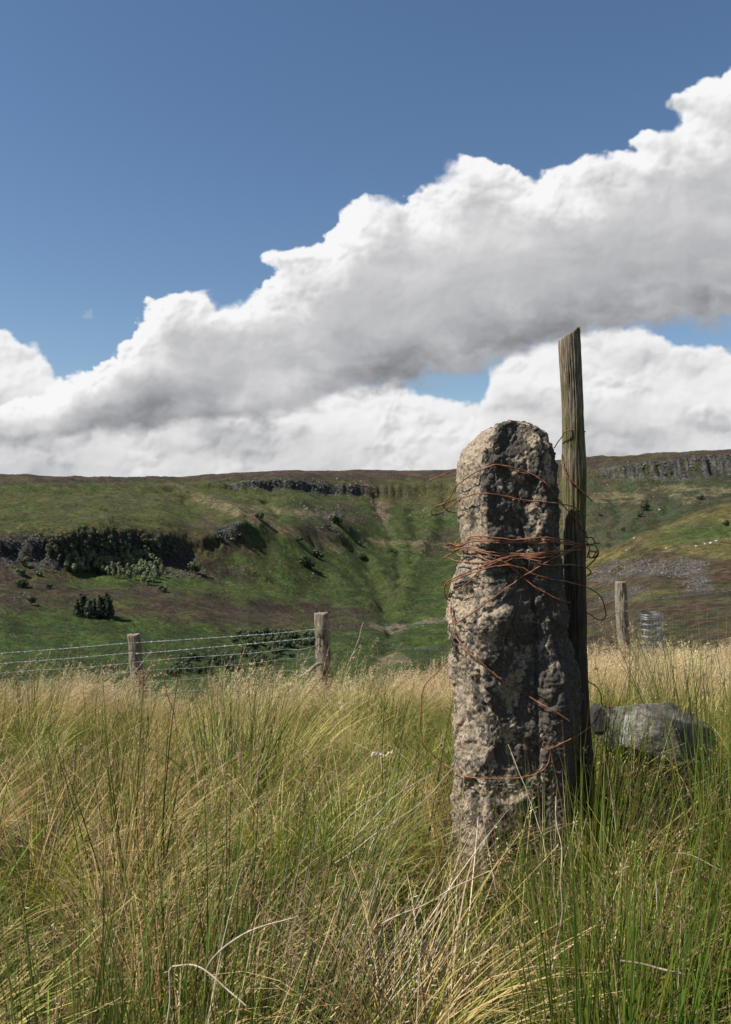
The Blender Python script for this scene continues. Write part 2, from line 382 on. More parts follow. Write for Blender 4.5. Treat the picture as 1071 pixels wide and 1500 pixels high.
# spurs and gullies of the valley
P0X = 535.5+F*np.tan(np.clip(PH, R(-60), R(60))); P0Y = 750-(GZ-CAMZ)*F/np.maximum(GY, .1); inv = (np.abs(PH) < R(32)) & (RG > 150) & (RG < 1900)
wgx = (14*fbm(GX/60, GY/60, 46, 3))[inv]; ax, ay = P0X[inv]+wgx, P0Y[inv]+wgx*.35; dz = np.zeros_like(ax); rsc = RG[inv]/700
for pts, hgt, wid in (([(235,700),(300,728),(350,752),(410,782),(470,830),(540,885)], 11, 13), ([(150,745),(240,765),(330,800),(400,850),(470,890)], 7, 12), ([(430,730),(480,752),(520,785),(560,840)], 8, 11), ([(640,735),(625,790),(600,850),(590,890)], 9, 12), ([(700,745),(690,800),(650,860)], 6, 12), ([(300,865),(420,885),(520,905)], 4, 9),
    ([(560,960),(572,925),(562,885),(548,850),(528,815),(500,795)], -9, 11), ([(572,922),(620,911),(668,899),(740,885)], -9, 6), ([(562,885),(590,840),(575,790),(556,750),(545,715)], -6, 6), ([(390,735),(430,775),(490,820),(530,860)], -8, 8), ([(270,735),(330,775),(380,830),(440,880)], -6, 8), ([(600,745),(610,790),(600,830)], -6, 7), ([(880,700),(905,745),(895,800)], -5, 7), ([(960,700),(985,735),(960,770)], -5, 7), ([(1020,700),(1040,730),(1010,750)], 4, 7), ([(60,870),(180,900),(330,930),(450,945)], -3, 7), ([(930,690),(945,730),(925,770)], 5, 8)):
    dd = np.full(ax.shape, 1e9)
    for (x0, y0), (x1, y1) in zip(pts[:-1], pts[1:]):
        t_ = np.clip(((ax-x0)*(x1-x0)+(ay-y0)*(y1-y0))/((x1-x0)**2+(y1-y0)**2), 0, 1); dd = np.minimum(dd, (ax-x0-t_*(x1-x0))**2+((ay-y0-t_*(y1-y0))*1.4)**2)
    dz += hgt*rsc*np.exp(-dd/(wid*wid))
GZ[inv] += dz*np.where(dz > 0, .40, .40)*ss(700, 735, P0Y[inv])
# rough blocky faces on the crags
GZ = GZ+crag*far*(3.0*fbm(rx/11, ry/6, 51, 3)+1.6*fbm(rx/3.2, ry/3.2, 53, 2))
nw = 1-ss(11, 16, RG); GZ = GZ*(1-nw)+Zn*nw
GPX = 535.5+F*np.tan(np.clip(PH, R(-80), R(80))); GPY = 750-(GZ-CAMZ)*F/np.maximum(GY, .1)

def ground_z(x, y):
    a = math.degrees(math.atan2(x, y)); r = math.hypot(x, y)
    i = min(max(int(np.searchsorted(phi, a))-1, 0), NP_-2); j = min(max(int(np.searchsorted(RR, r))-1, 0), NR-2)
    u = (a-phi[i])/(phi[i+1]-phi[i]); v = min(max((r-RR[j])/(RR[j+1]-RR[j]), 0), 1)
    return float((GZ[i, j]*(1-v)+GZ[i, j+1]*v)*(1-u)+(GZ[i+1, j]*(1-v)+GZ[i+1, j+1]*v)*u)
def on_hill(px, py, rmin=100):
    """the first ground seen at photograph pixel px, py beyond rmin"""
    a = math.degrees(math.atan((px-535.5)/F)); i = int(np.argmin(np.abs(phi-a)))
    j0 = int(np.searchsorted(RR, rmin)); c = GPY[i, j0:]
    k = np.nonzero(c <= py)[0]; j = j0+(int(k[0]) if len(k) else NR-j0-30)
    r = RR[j]; return np.array([r*math.sin(R(a)), r*math.cos(R(a)), ground_z(r*math.sin(R(a)), r*math.cos(R(a)))])

# what grows where on the hills: masks over the ground
vis = (np.abs(PH) < R(42)) & (RG > 60)
wob = lambda s, k: fbm(GX/s, GY/s, k, 4)
w1, w2, w3, w4 = wob(70, 61), wob(26, 62), wob(9, 63)*1.25, wob(160, 64)
Xq = GPX+(w1*24+w2*16); Yq = GPY+(w1*9+w2*8)
def zone(poly, soft=6, grow=0):
    p = np.array(poly); m = soft*1.3+8; k = vis & (Xq > p[:, 0].min()-m) & (Xq < p[:, 0].max()+m) & (Yq > p[:, 1].min()-m) & (Yq < p[:, 1].max()+m)
    o = np.zeros(GX.shape, 'f4'); o[k] = ss(-soft, soft, sdist(Xq[k], Yq[k], poly)+grow+w3[k]*5); return o
C = lambda *c: np.array(c, 'f4')
bracken, bracken2, grass_c, olive, heath, tan, rock, scree_c, soil, moor = C(.040,.062,.016), C(.062,.095,.021), C(.082,.088,.027), C(.066,.062,.025), C(.054,.038,.030), C(.150,.125,.068), C(.045,.042,.040), C(.105,.092,.086), C(.17,.105,.075), C(.066,.046,.038)
def lay(A, c, m): m = np.clip(m, 0, 1)[..., None]; return A*(1-m)+c*m
A = np.broadcast_to(olive, GX.shape+(3,)).copy()
A = lay(A, grass_c, ss(-.1, .35, w2+w1*.6)); A = lay(A, moor, ss(.05, .35, w1-w3*.3)*.6)
cool = zone([(-300,900),(60,890),(180,905),(300,915),(420,925),(560,900),(700,880),(900,1100),(-300,1100)], 10)       # bracken on the valley floor
A = lay(A, bracken, cool*.95); A = lay(A, bracken2, cool*ss(-.05, .35, w2+w3*.4))
mid = zone([(420,740),(520,735),(640,745),(700,750),(720,870),(600,900),(480,900),(400,860),(380,800),(330,760)], 12)
A = lay(A, bracken, mid*.8); A = lay(A, bracken2, mid*ss(.0, .35, w2+w3*.4)*.55); A = lay(A, grass_c, mid*ss(.1, .4, w1)*.5)
for p, k in [([(120,840),(250,838),(300,850),(330,845),(300,865),(120,862),(60,850)], .8), ([(225,858),(330,850),(420,862),(400,885),(330,880)], .5), ([(330,800),(400,830),(450,890),(330,870),(290,840)], .55), ([(300,700),(480,715),(540,735),(400,745),(320,735)], .35)]:
    A = lay(A, bracken2, zone(p)*k)
up = zone([(-300,700),(300,697),(330,712),(320,745),(250,775),(-300,785)], 8)                                      # grassy shelf, upper left
A = lay(A, grass_c*.95, up*.7); A = lay(A, bracken2*.9, up*ss(.05, .35, w1+w2*.5)*.6); A = lay(A, tan*.62, up*ss(.08, .4, w2-w1*.3)*.5)
for p in ([(-300,840),(60,838),(110,850),(200,868),(150,888),(60,895),(-300,890)], [(190,865),(300,862),(390,885),(370,905),(270,915),(200,900)], [(300,885),(400,875),(470,900),(430,920),(330,912)], [(280,790),(350,795),(370,850),(330,860),(270,835)], [(440,735),(520,738),(545,760),(480,800),(430,785)], [(860,815),(930,790),(1071,815),(1200,860),(1200,900),(860,900)], [(840,890),(1200,860),(1200,960),(850,960)], [(600,780),(680,775),(690,810),(620,812)], [(440,880),(560,895),(560,930),(470,925)]):
    A = lay(A, heath, zone(p, 9)*np.clip(.56+w2*2.4+w3*1.0, .0, .95))
A = lay(A, heath*1.05, zone([(-300,690),(1071,640),(1400,640),(1400,662),(880,690),(640,703),(330,704),(-300,718)], 4)*np.clip(.72+w1*1.4+w3*.6, .2, 1))
A = lay(A, C(.125,.07,.075), zone([(-300,690),(640,682),(640,700),(330,699),(-300,708)], 3)*ss(-.05, .3, w2)*.55)
A = lay(A, C(.080,.060,.032), zone([(860,815),(930,790),(1200,800),(1400,960),(850,960)], 9)*np.clip(.75+w2*1.2, 0, 1)); A = lay(A, grass_c, zone([(860,862),(960,855),(1071,868),(1400,870),(1400,890),(1000,880),(870,884)], 6)*ss(-.15, .25, w2)*.7)
spur = zone([(690,870),(870,812),(960,772),(1071,738),(1400,680),(1400,820),(1071,822),(930,795),(860,835),(740,900)], 5)
A = lay(A, C(.135,.120,.040), spur*.95); A = lay(A, bracken2, zone([(950,790),(1010,770),(1080,765),(1080,782),(1000,792)])*.8); A = lay(A, tan*.75, spur*ss(.1, .45, w2+w3*.5)*.6)
A = lay(A, tan, spur*zone([(880,818),(960,795),(1071,780),(1071,786),(960,802),(880,824)], 3)*.55)
face = zone([(860,690),(930,680),(1071,690),(1200,700),(1200,745),(1071,735),(960,770),(870,812),(850,760)], 5)
A = lay(A, C(.040,.054,.026), face*np.clip(.7+w2, 0, .95)); A = lay(A, C(.075,.05,.04), face*ss(.05, .35, w3+w1)*.55)
for p in ([(870,727),(900,722),(950,728),(955,733),(905,736),(868,734)], [(940,715),(990,711),(1060,712),(1060,716),(990,718)], [(960,722),(1000,728),(1071,716),(1200,712),(1200,716),(1071,722),(1000,732)], [(330,745),(380,752),(430,775),(500,800),(530,806),(480,804),(410,782),(350,757)], [(240,705),(330,735),(380,760),(370,764),(300,738)], [(540,790),(640,796),(660,800),(560,800)], [(340,740),(440,748),(520,760),(440,755)]):
    A = lay(A, tan, zone(p, 2.5, 1)*np.clip(.75+w3, .2, .95))
# bare rock
rk = zone([(-300,785),(20,780),(70,788),(140,780),(190,778),(240,782),(280,812),(285,828),(240,838),(180,832),(120,835),(60,830),(-300,840)], 5)
rkm = rk*ss(.2, .7, crag+w3*.7+w2*.4)
rkm = np.maximum(rkm, zone([(318,772),(350,766),(362,778),(352,795),(320,792)], 3)*np.clip(.75+w3*1.2, 0, 1))
hi = ss(.42, .8, crag+w3*.45+w2*.35)*(zone([(330,698),(540,700),(548,722),(500,728),(420,722),(330,712)], 3)+zone([(640,700),(700,700),(700,730),(640,722)], 3)*.6+zone([(880,684),(930,676),(1400,650),(1400,700),(1071,702),(960,705),(890,700)], 3))
rkm = np.maximum(rkm, np.clip(hi, 0, 1)); rkm = np.maximum(rkm, zone([(465,750),(500,745),(512,765),(498,778),(470,770)], 3)*.6)
A = lay(A, rock, rkm*.95); A = lay(A, C(.11,.105,.10), np.clip(hi, 0, 1)*ss(-.1, .3, w3+vnoise(GX/2.5, GY/2.5, 77)*.5)*.8); A = lay(A, grass_c*.7, np.clip(hi, 0, 1)*ss(.12, .3, -w3+w2*.4)*.8)
# scree, landslip, stream bed
scm = zone([(865,835),(895,822),(940,818),(985,822),(1010,820),(1040,826),(1035,842),(1045,865),(1005,868),(1000,848),(960,842),(920,845),(880,852),(862,852)], 3)*ss(-.35, .0, w3)
scm = np.maximum(scm, zone([(862,884),(895,862),(925,858),(955,862),(945,880),(900,882),(870,890)], 3)*ss(-.15, .15, w3)*.8)
scm = np.maximum(scm, zone([(-300,812),(30,815),(70,820),(90,838),(50,836),(10,832),(-300,836)], 3)*ss(-.1, .25, w3)*.6)
scm = np.maximum(scm, zone([(225,838),(290,832),(300,840),(260,848)], 3)*ss(.0, .25, w3)*.5)
A = lay(A, scree_c, scm*.7)
slip = zone([(536,711),(547,709),(556,735),(568,765),(578,790),(558,770),(548,745)], 2.0)
A = lay(A, soil, slip*np.clip(.9-(GPY-712)/95, .1, .9)); A = lay(A, scree_c, slip*ss(0, .3, w3)*.5)
stream = zone([(540,912),(575,920),(615,908),(665,896),(760,880),(760,886),(665,903),(620,915),(580,928),(545,922)], 2.2)
A = lay(A, C(.17,.14,.105), stream*.9)
A = lay(A, C(.26,.19,.13), zone([(545,965),(585,955),(600,968),(560,980)], 3)*.6)
HC = A; ROCK = np.clip(rkm+scm*.8, 0, 1)

def sheet(name, j0, j1):
    idx = np.arange(NP_*NR).reshape(NP_, NR)[:, j0:j1]; nj = idx.shape[1]
    V = np.stack([GX, GY, GZ], -1)[:, j0:j1].reshape(-1, 3)
    l = np.arange(NP_*nj).reshape(NP_, nj)
    Q = np.stack([l[:-1, :-1], l[1:, :-1], l[1:, 1:], l[:-1, 1:]], -1).reshape(-1, 4)[:, ::-1]
    if j0 == 0:
        pass
    me = mesh(name, V, Q)
    Cc = np.concatenate([HC[:, j0:j1].reshape(-1, 3), ROCK[:, j0:j1].reshape(-1, 1)], 1)
    vcol(me, Cc); return me
JN = int(np.searchsorted(RR, 16))
m_hill, b, pr, _ = mat('hill_cover')
at_ = b.n('ShaderNodeVertexColor', layer_name='Col'); pos = b.n('ShaderNodeNewGeometry').outputs['Position']
na = b.noise(pos, .055, 6, .6); nb_ = b.noise(pos, .32, 5, .65); nc = b.noise(pos, 1.1, 4, .7); nst = b.n('ShaderNodeTexVoronoi', ins={'Vector': pos, 'Scale': .42, 'Randomness': 1.0})
tone = b.m('MULTIPLY', b.ramp(nb_, .32, .70, .50, 1.50), b.m('MULTIPLY', b.ramp(nc, .3, .72, .60, 1.40), b.ramp(na, .35, .66, .74, 1.18)))
c1 = b.n('ShaderNodeVectorMath', operation='SCALE', ins={0: at_.outputs[0], 'Scale': tone}).outputs[0]
vm = lambda c, k: b.n('ShaderNodeVectorMath', operation='MULTIPLY', ins={0: c, 1: k}).outputs[0]
c2 = b.mix(b.ramp(b.noise(pos, .10, 7, .72), .50, .57, 0, .65), c1, vm(c1, (1.30, .98, .92)))
c2 = b.mix(b.ramp(b.noise(pos, .17, 6, .72, .4), .53, .60, 0, .7), c2, vm(c2, (.72, 1.22, .70)))
c2 = b.mix(b.ramp(b.noise(pos, .45, 5, .75), .56, .66, 0, .6), c2, vm(c2, (.45, .48, .50)))
c3 = b.mix(b.m('MULTIPLY', b.ramp(nc, .60, .74), at_.outputs[1]), c2, (.30, .28, .27))
setp(b, pr, Base_Color=c3, Roughness=.95); pr.inputs['Specular IOR Level'].default_value = .15
hh = b.m('ADD', b.m('MULTIPLY', nb_, 1.3), b.m('MULTIPLY', nc, .7)); bump(b, pr, hh, .95, 2.4)
hills = ob('hills', sheet('hills', JN-1, NR), m_hill, kind='structure')
m_soil, b, pr, _ = mat('peaty_ground')
pos = b.n('ShaderNodeNewGeometry').outputs['Position']; n1_ = b.noise(pos, 9, 6, .65); n2_ = b.noise(pos, 60, 5, .7)
c = b.mix(b.ramp(n1_, .38, .62), (.022, .018, .010), (.045, .050, .018)); c = b.mix(b.ramp(n2_, .5, .7), c, (.08, .06, .035))
setp(b, pr, Base_Color=c, Roughness=.95); bump(b, pr, n2_, .8, .02)
ground = ob('ground', sheet('ground', 0, JN), m_soil, kind='structure')

# ------------------------------------------------------------------ the standing stone
def rings(sil, D, depth_half, plan, nh, nt, ztop_pts=None):
    """a column whose outline (left, right) is given by row; returns verts (nh*nt), quads, theta, rows"""
    sil = np.array(sil, float); ys = np.linspace(sil[0, 0], sil[-1, 0], nh)
    Lx = np.interp(ys, sil[:, 0], sil[:, 1]); Rx = np.interp(ys, sil[:, 0], sil[:, 2])
    k = np.ones(5)/5
    for _ in range(2):
        Lx[2:-2] = np.convolve(Lx, k, 'valid'); Rx[2:-2] = np.convolve(Rx, k, 'valid')
    xc = ((Lx+Rx)/2-535.5)/F*D; w = (Rx-Lx)/2/F*D; z = CAMZ-(ys-750)/F*D
    th = np.linspace(0, 2*np.pi, nt, endpoint=False)
    pl = np.array(plan, float); pl = spline(np.vstack([pl, pl[:1]]), .02)[:-1]
    d = np.r_[0, np.cumsum(np.linalg.norm(np.diff(np.vstack([pl, pl[:1]]), axis=0), axis=1))]
    s = np.linspace(0, d[-1], nt, endpoint=False); plx = np.interp(s, d, np.r_[pl[:, 0], pl[0, 0]]); ply = np.interp(s, d, np.r_[pl[:, 1], pl[0, 1]])
    plx = plx/np.abs(plx).max()
    return ys, xc, w, z, plx, ply
def grid_quads(nh, nt):
    i = np.arange(nh-1)[:, None]*nt; j = np.arange(nt)[None]; k = (j+1) % nt
    return np.stack([i+j, i+k, i+nt+k, i+nt+j], -1).reshape(-1, 4)
def vert_normals(V, Q):
    n = np.cross(V[Q[:, 2]]-V[Q[:, 0]], V[Q[:, 3]]-V[Q[:, 1]]); N = np.zeros_like(V)
    for c in range(4): np.add.at(N, Q[:, c], n)
    return N/(np.linalg.norm(N, axis=1)[:, None]+1e-12)
SD = 2.9
sil = [(612,741,783),(615,728,791),(620,716,798),(632,703,806),(645,690,811),(660,677,814),(680,671,817),(720,672,820),(760,673,823),(790,675,825),(812,679,827),(830,670,829),(860,663,831),(890,659,834),(920,658,836),(950,662,838),(980,668,841),(1010,671,844),(1040,672,846),(1070,668,846),(1100,664,845),(1130,663,843),(1160,664,840),(1200,665,836),(1240,668,832),(1330,664,840),(1400,660,845)]
nh, nt = 460, 330
plan = [(-1,.35),(-.97,-.15),(-.72,-.72),(-.52,-.95),(0,-.88),(.55,-.92),(.9,-.5),(1,.1),(.9,.75),(.3,1),(-.5,.95),(-.9,.75)]
ys, xc, w, z, plx, ply = rings(sil, SD, .15, plan, nh, nt)
dh = .165*np.clip(w/w[nh//4], 0, 1)**.55*np.interp(ys, [612, 800, 1250, 1400], [.85, 1, 1.15, 1.2])
V = np.stack([xc[:, None]+w[:, None]*plx[None], SD+.02+dh[:, None]*ply[None], np.repeat(z[:, None], nt, 1)], -1)
V = V.reshape(-1, 3); Q = grid_quads(nh, nt)
N = vert_normals(V, Q)
if (N*(V-np.array([xc.mean(), SD, .7]))).sum() < 0: N = -N; Q = Q[:, ::-1]
SX = 535.5+F*V[:, 0]/V[:, 1]; SY = 750-(V[:, 2]-CAMZ)*F/V[:, 1]
P = V.copy()
wl = P+.03*np.stack([noise3(P*9, 1), noise3(P*9, 2), noise3(P*9, 3)], -1)
d1, d2, cid = worley3(wl*np.array([8, 8, 5.5]), 21)
e1, e2, eid = worley3(wl*np.array([30, 30, 21]), 22)
big = fbm3(P*np.array([5, 5, 2.6]), 31, 2)*.05
facet = (cid-.5)*.020*ss(0, .10, d2-d1)+(eid-.5)*.0085*ss(0, .1, e2-e1)-.004*(1-ss(0, .07, e2-e1))
fine = fbm3(P*28, 41, 4, .62)*.011+(1-np.abs(noise3(P*np.array([14, 14, 5]), 55))*2)*.005
leftface = 1-ss(-.12, .12, (SX-(712+8*noise3(P*7, 9)))/100)      # the smoother dressed face towards the left
upper = 1-ss(820, 880, SY)
rough = 1-.66*leftface*upper
disp = big*.8*rough+facet*rough*1.25+fine*rough+fbm3(P*70, 61, 3, .7)*.0075
front = V[:, 1] < SD+.03
crk = np.exp(-((SX-(786+5*noise3(P*6, 71)+np.interp(SY, [700, 900, 1200], [-32, -4, 4])))/2.6)**2)*front*ss(690, 760, SY)*(1-ss(1190, 1230, SY))
crk2 = np.exp(-((SX-(692+np.interp(SY, [950, 1240], [-14, 6])+9*noise3(P*5, 72)))/2.4)**2)*front*ss(960, 1000, SY)
ledge = np.exp(-((SY-(845+14*noise3(P*8, 73)))/3.)**2)*front*ss(700, 735, SX)*(1-ss(780, 800, SX))
disp -= .011+.013*crk+.012*crk2+.010*ledge
disp += .035*np.exp(-((SX-745)/24)**2-((SY-905)/35)**2)*front+.02*np.exp(-((SX-815)/20)**2-((SY-1015)/40)**2)*front-.02*np.exp(-((SX-768)/16)**2-((SY-955)/60)**2)*front
V = V+N*disp[:, None]
# close the top
top = V[:nt].mean(0)+np.array([0, 0, .006]); V = np.vstack([V, top]); tf = np.array([[len(V)-1, (k+1) % nt, k] for k in range(nt)])
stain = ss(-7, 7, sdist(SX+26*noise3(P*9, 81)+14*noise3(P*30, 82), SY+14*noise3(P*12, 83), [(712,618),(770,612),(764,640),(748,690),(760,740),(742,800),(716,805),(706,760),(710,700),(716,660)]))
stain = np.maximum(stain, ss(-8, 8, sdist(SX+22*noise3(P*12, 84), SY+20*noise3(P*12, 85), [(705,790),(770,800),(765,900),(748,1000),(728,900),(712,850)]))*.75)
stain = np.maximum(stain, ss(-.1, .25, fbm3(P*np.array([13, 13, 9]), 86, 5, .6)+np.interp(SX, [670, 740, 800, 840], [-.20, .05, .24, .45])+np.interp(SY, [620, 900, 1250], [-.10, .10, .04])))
stain = np.maximum(stain, .9*np.maximum(crk, crk2)*ss(-.2, .4, noise3(P*20, 87)))
pale = ss(.1, .5, fbm3(P*6+9, 88, 3))*(1-stain)
moss = ss(.12, .5, fbm3(P*8+3, 89, 3))*ss(720, 640, SY) if False else (1-ss(640, 760, SY))*ss(.0, .4, fbm3(P*8+3, 89, 3))
Cc = np.stack([stain, pale, moss, np.ones_like(moss)], -1); Cc = np.vstack([Cc, Cc[0]])
me = mesh('standing_stone', V, [Q, tf]); vcol(me, Cc)
stone_bvh = BVHTree.FromPolygons([Vector(v) for v in V], [tuple(q) for q in Q])
m_stone, b, pr, _ = mat('weathered_gritstone')
pos = b.n('ShaderNodeNewGeometry').outputs['Position']; vc = b.n('ShaderNodeVertexColor', layer_name='Col'); sp = b.n('ShaderNodeSeparateColor', ins={0: vc.outputs[0]})
g1 = b.noise(pos, 38, 6, .7); g2 = b.noise(pos, 260, 4, .7); g3 = b.noise(pos, 90, 5, .7); g4 = b.noise(pos, 14, 5, .65)
c = b.mix(b.ramp(g4, .35, .65), (.32, .245, .165), (.25, .20, .145)); c = b.mix(b.ramp(g1, .40, .66, 0, .8), c, (.42, .345, .25)); c = b.mix(b.m('MULTIPLY', sp.outputs[1], .5), c, (.50, .40, .27))
c = b.mix(b.ramp(g2, .48, .62, 0, .8), c, (.15, .115, .08)); c = b.mix(b.ramp(b.m('ADD', g3, b.m('MULTIPLY', sp.outputs[0], .10)), .52, .60, 0, .85), c, (.075, .062, .05))
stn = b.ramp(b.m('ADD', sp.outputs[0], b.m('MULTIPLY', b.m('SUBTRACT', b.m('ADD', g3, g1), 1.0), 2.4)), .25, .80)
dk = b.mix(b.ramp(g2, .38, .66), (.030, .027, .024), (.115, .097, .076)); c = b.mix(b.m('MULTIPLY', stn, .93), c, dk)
c = b.mix(b.m('MULTIPLY', b.m('MULTIPLY', sp.outputs[2], .3), b.ramp(g1, .4, .6)), c, (.12, .12, .05))
setp(b, pr, Base_Color=c, Roughness=.88); pr.inputs['Specular IOR Level'].default_value = .3
bump(b, pr, b.m('ADD', b.m('MULTIPLY', g3, 1.0), b.m('MULTIPLY', g2, .45)), .9, .006)
ob('standing_stone', me, m_stone, label='tall rough gritstone gatepost wrapped in rusty wire, standing in long grass', cat='standing stone')

# ------------------------------------------------------------------ wooden posts
def wood_column(name, sil, D, depth_half, slant=0.0, nh=220, nt=96, seed=1, groove=.0045):
    plan = [(math.cos(a), math.sin(a)) for a in np.linspace(0, 2*math.pi, 12, endpoint=False)]
    ys, xc, w, z, plx, ply = rings(sil, D, depth_half, plan, nh, nt)
    dh = w*depth_half
    V = np.stack([xc[:, None]+w[:, None]*plx[None], D+dh[:, None]*ply[None], np.repeat(z[:, None], nt, 1)], -1)
    # slanting or worn saw cut
    f = np.exp(-np.arange(nh)/8.)[:, None]; V[..., 2] += f*slant*plx[None]*w[:, None]+f*(noise3(np.stack([plx*2+seed, ply*2, plx*0], -1), seed)*.008)[None]
    V = V.reshape(-1, 3); Q = grid_quads(nh, nt)[:, ::-1]; N = vert_normals(V, Q)
    ctr = np.stack([np.repeat(xc, nt), np.full(nh*nt, D), V[:, 2]], -1)
    if (N*(V-ctr)).sum() < 0: N = -N; Q = Q[:, ::-1]
    sc = w.mean()
    q = (V-ctr)/sc
    th = np.arctan2(q[:, 1], q[:, 0]); ring = np.stack([np.cos(th), np.sin(th)], -1)
    G = np.column_stack([ring*5.5, V[:, 2]*2.2+seed]); G2 = np.column_stack([ring*12, V[:, 2]*5+seed])
    gv = 1-np.abs(fbm3(G, 300+seed, 3, .6))*3.2; gv2 = 1-np.abs(noise3(G2, 310+seed))*2.4
    V = V-N*(np.clip(gv, 0, 1)**3*groove*1.6+np.clip(gv2, 0, 1)**3*groove*.6)[:, None]+N*(fbm3(V*np.array([9, 9, 4.]), 320+seed, 3)*groove*1.4)[:, None]
    cut = np.clip(np.clip(gv, 0, 1)**3*.9+np.clip(gv2, 0, 1)**3*.5, 0, 1)
    # sawn end, a few rings in
    end = []; cp = V[:nt].mean(0); qs = []
    base = len(V); prev = np.arange(nt)
    for k, s_ in enumerate((.8, .5, .2)):
        r_ = cp+(V[:nt]-cp)*s_+np.array([0, 0, 1.])*(noise3(np.column_stack([ring[:nt]*3*s_, np.full(nt, seed+k)]), 330)*.004-.002)[:, None]
        end.append(r_); cur = base+k*nt+np.arange(nt); qs.append(np.stack([prev, np.roll(prev, -1), np.roll(cur, -1), cur], -1)); prev = cur
    V = np.vstack([V]+end+[cp[None]]); tri = np.stack([prev, np.roll(prev, -1), np.full(nt, len(V)-1)], -1)
    cc = np.zeros((len(V), 4)); cc[:nh*nt, 0] = cut; cc[:nh*nt, 1] = np.repeat(ys, nt)/1000; cc[nh*nt:, 2] = 1; cc[:, 3] = 1
    me = mesh(name, V, [Q, np.concatenate(qs), tri]); vcol(me, cc)
    return me, V, Q
def wood_mat(name, pale, brown, algae, amount, stone_shade=False):
    m, b, pr, _ = mat(name)
    pos = b.n('ShaderNodeNewGeometry').outputs['Position']; sp = b.n('ShaderNodeSeparateColor', ins={0: b.n('ShaderNodeVertexColor', layer_name='Col').outputs[0]})
    st = b.n('ShaderNodeVectorMath', operation='MULTIPLY', ins={0: pos, 1: (1, 1, .08)}).outputs[0]
    f1 = b.noise(st, 130, 5, .65); f2 = b.noise(st, 420, 3, .6); bl = b.noise(pos, 7, 5, .6); b2 = b.noise(pos, 22, 5, .65)
    c = b.mix(b.ramp(f1, .36, .64), brown, pale); c = b.mix(b.ramp(f2, .54, .68, 0, .7), c, (.045, .034, .024))
    c = b.mix(b.m('MULTIPLY', b.ramp(b.m('ADD', bl, b.m('MULTIPLY', b2, .5)), .70, .86), amount), c, algae)
    c = b.mix(b.m('MULTIPLY', sp.outputs[0], .8), c, (.03, .023, .017)); c = b.mix(b.m('MULTIPLY', sp.outputs[2], .5), c, (.16, .12, .075))
    if stone_shade: c = b.mix(b.ramp(b.m('ADD', b.n('ShaderNodeSeparateXYZ', ins={0: pos}).outputs[2], b.m('MULTIPLY', bl, .35)), 1.50, 1.15, 0, .8), c, (.035, .027, .02))  # stone's shadow painted into the lower stake, over darker stained wood
    setp(b, pr, Base_Color=c, Roughness=.85); pr.inputs['Specular IOR Level'].default_value = .25
    bump(b, pr, b.m('ADD', f1, b.m('MULTIPLY', f2, .5)), .8, .004); return m
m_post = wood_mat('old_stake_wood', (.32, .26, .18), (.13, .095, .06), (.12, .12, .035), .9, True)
wsil = [(489,818,850),(505,818,851),(530,819,852),(560,821,853),(590,822,855),(640,823,857),(700,824,859),(790,825,858),(860,826,859),(940,826,860),(1010,826,862),(1080,825,866),(1120,824,870),(1250,822,872),(1400,820,872)]
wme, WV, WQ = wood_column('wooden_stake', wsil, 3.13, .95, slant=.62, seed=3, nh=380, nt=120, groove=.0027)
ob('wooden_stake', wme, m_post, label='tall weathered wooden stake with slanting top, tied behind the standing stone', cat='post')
post_bvh = BVHTree.FromPolygons([Vector(v) for v in WV], [tuple(q) for q in WQ])

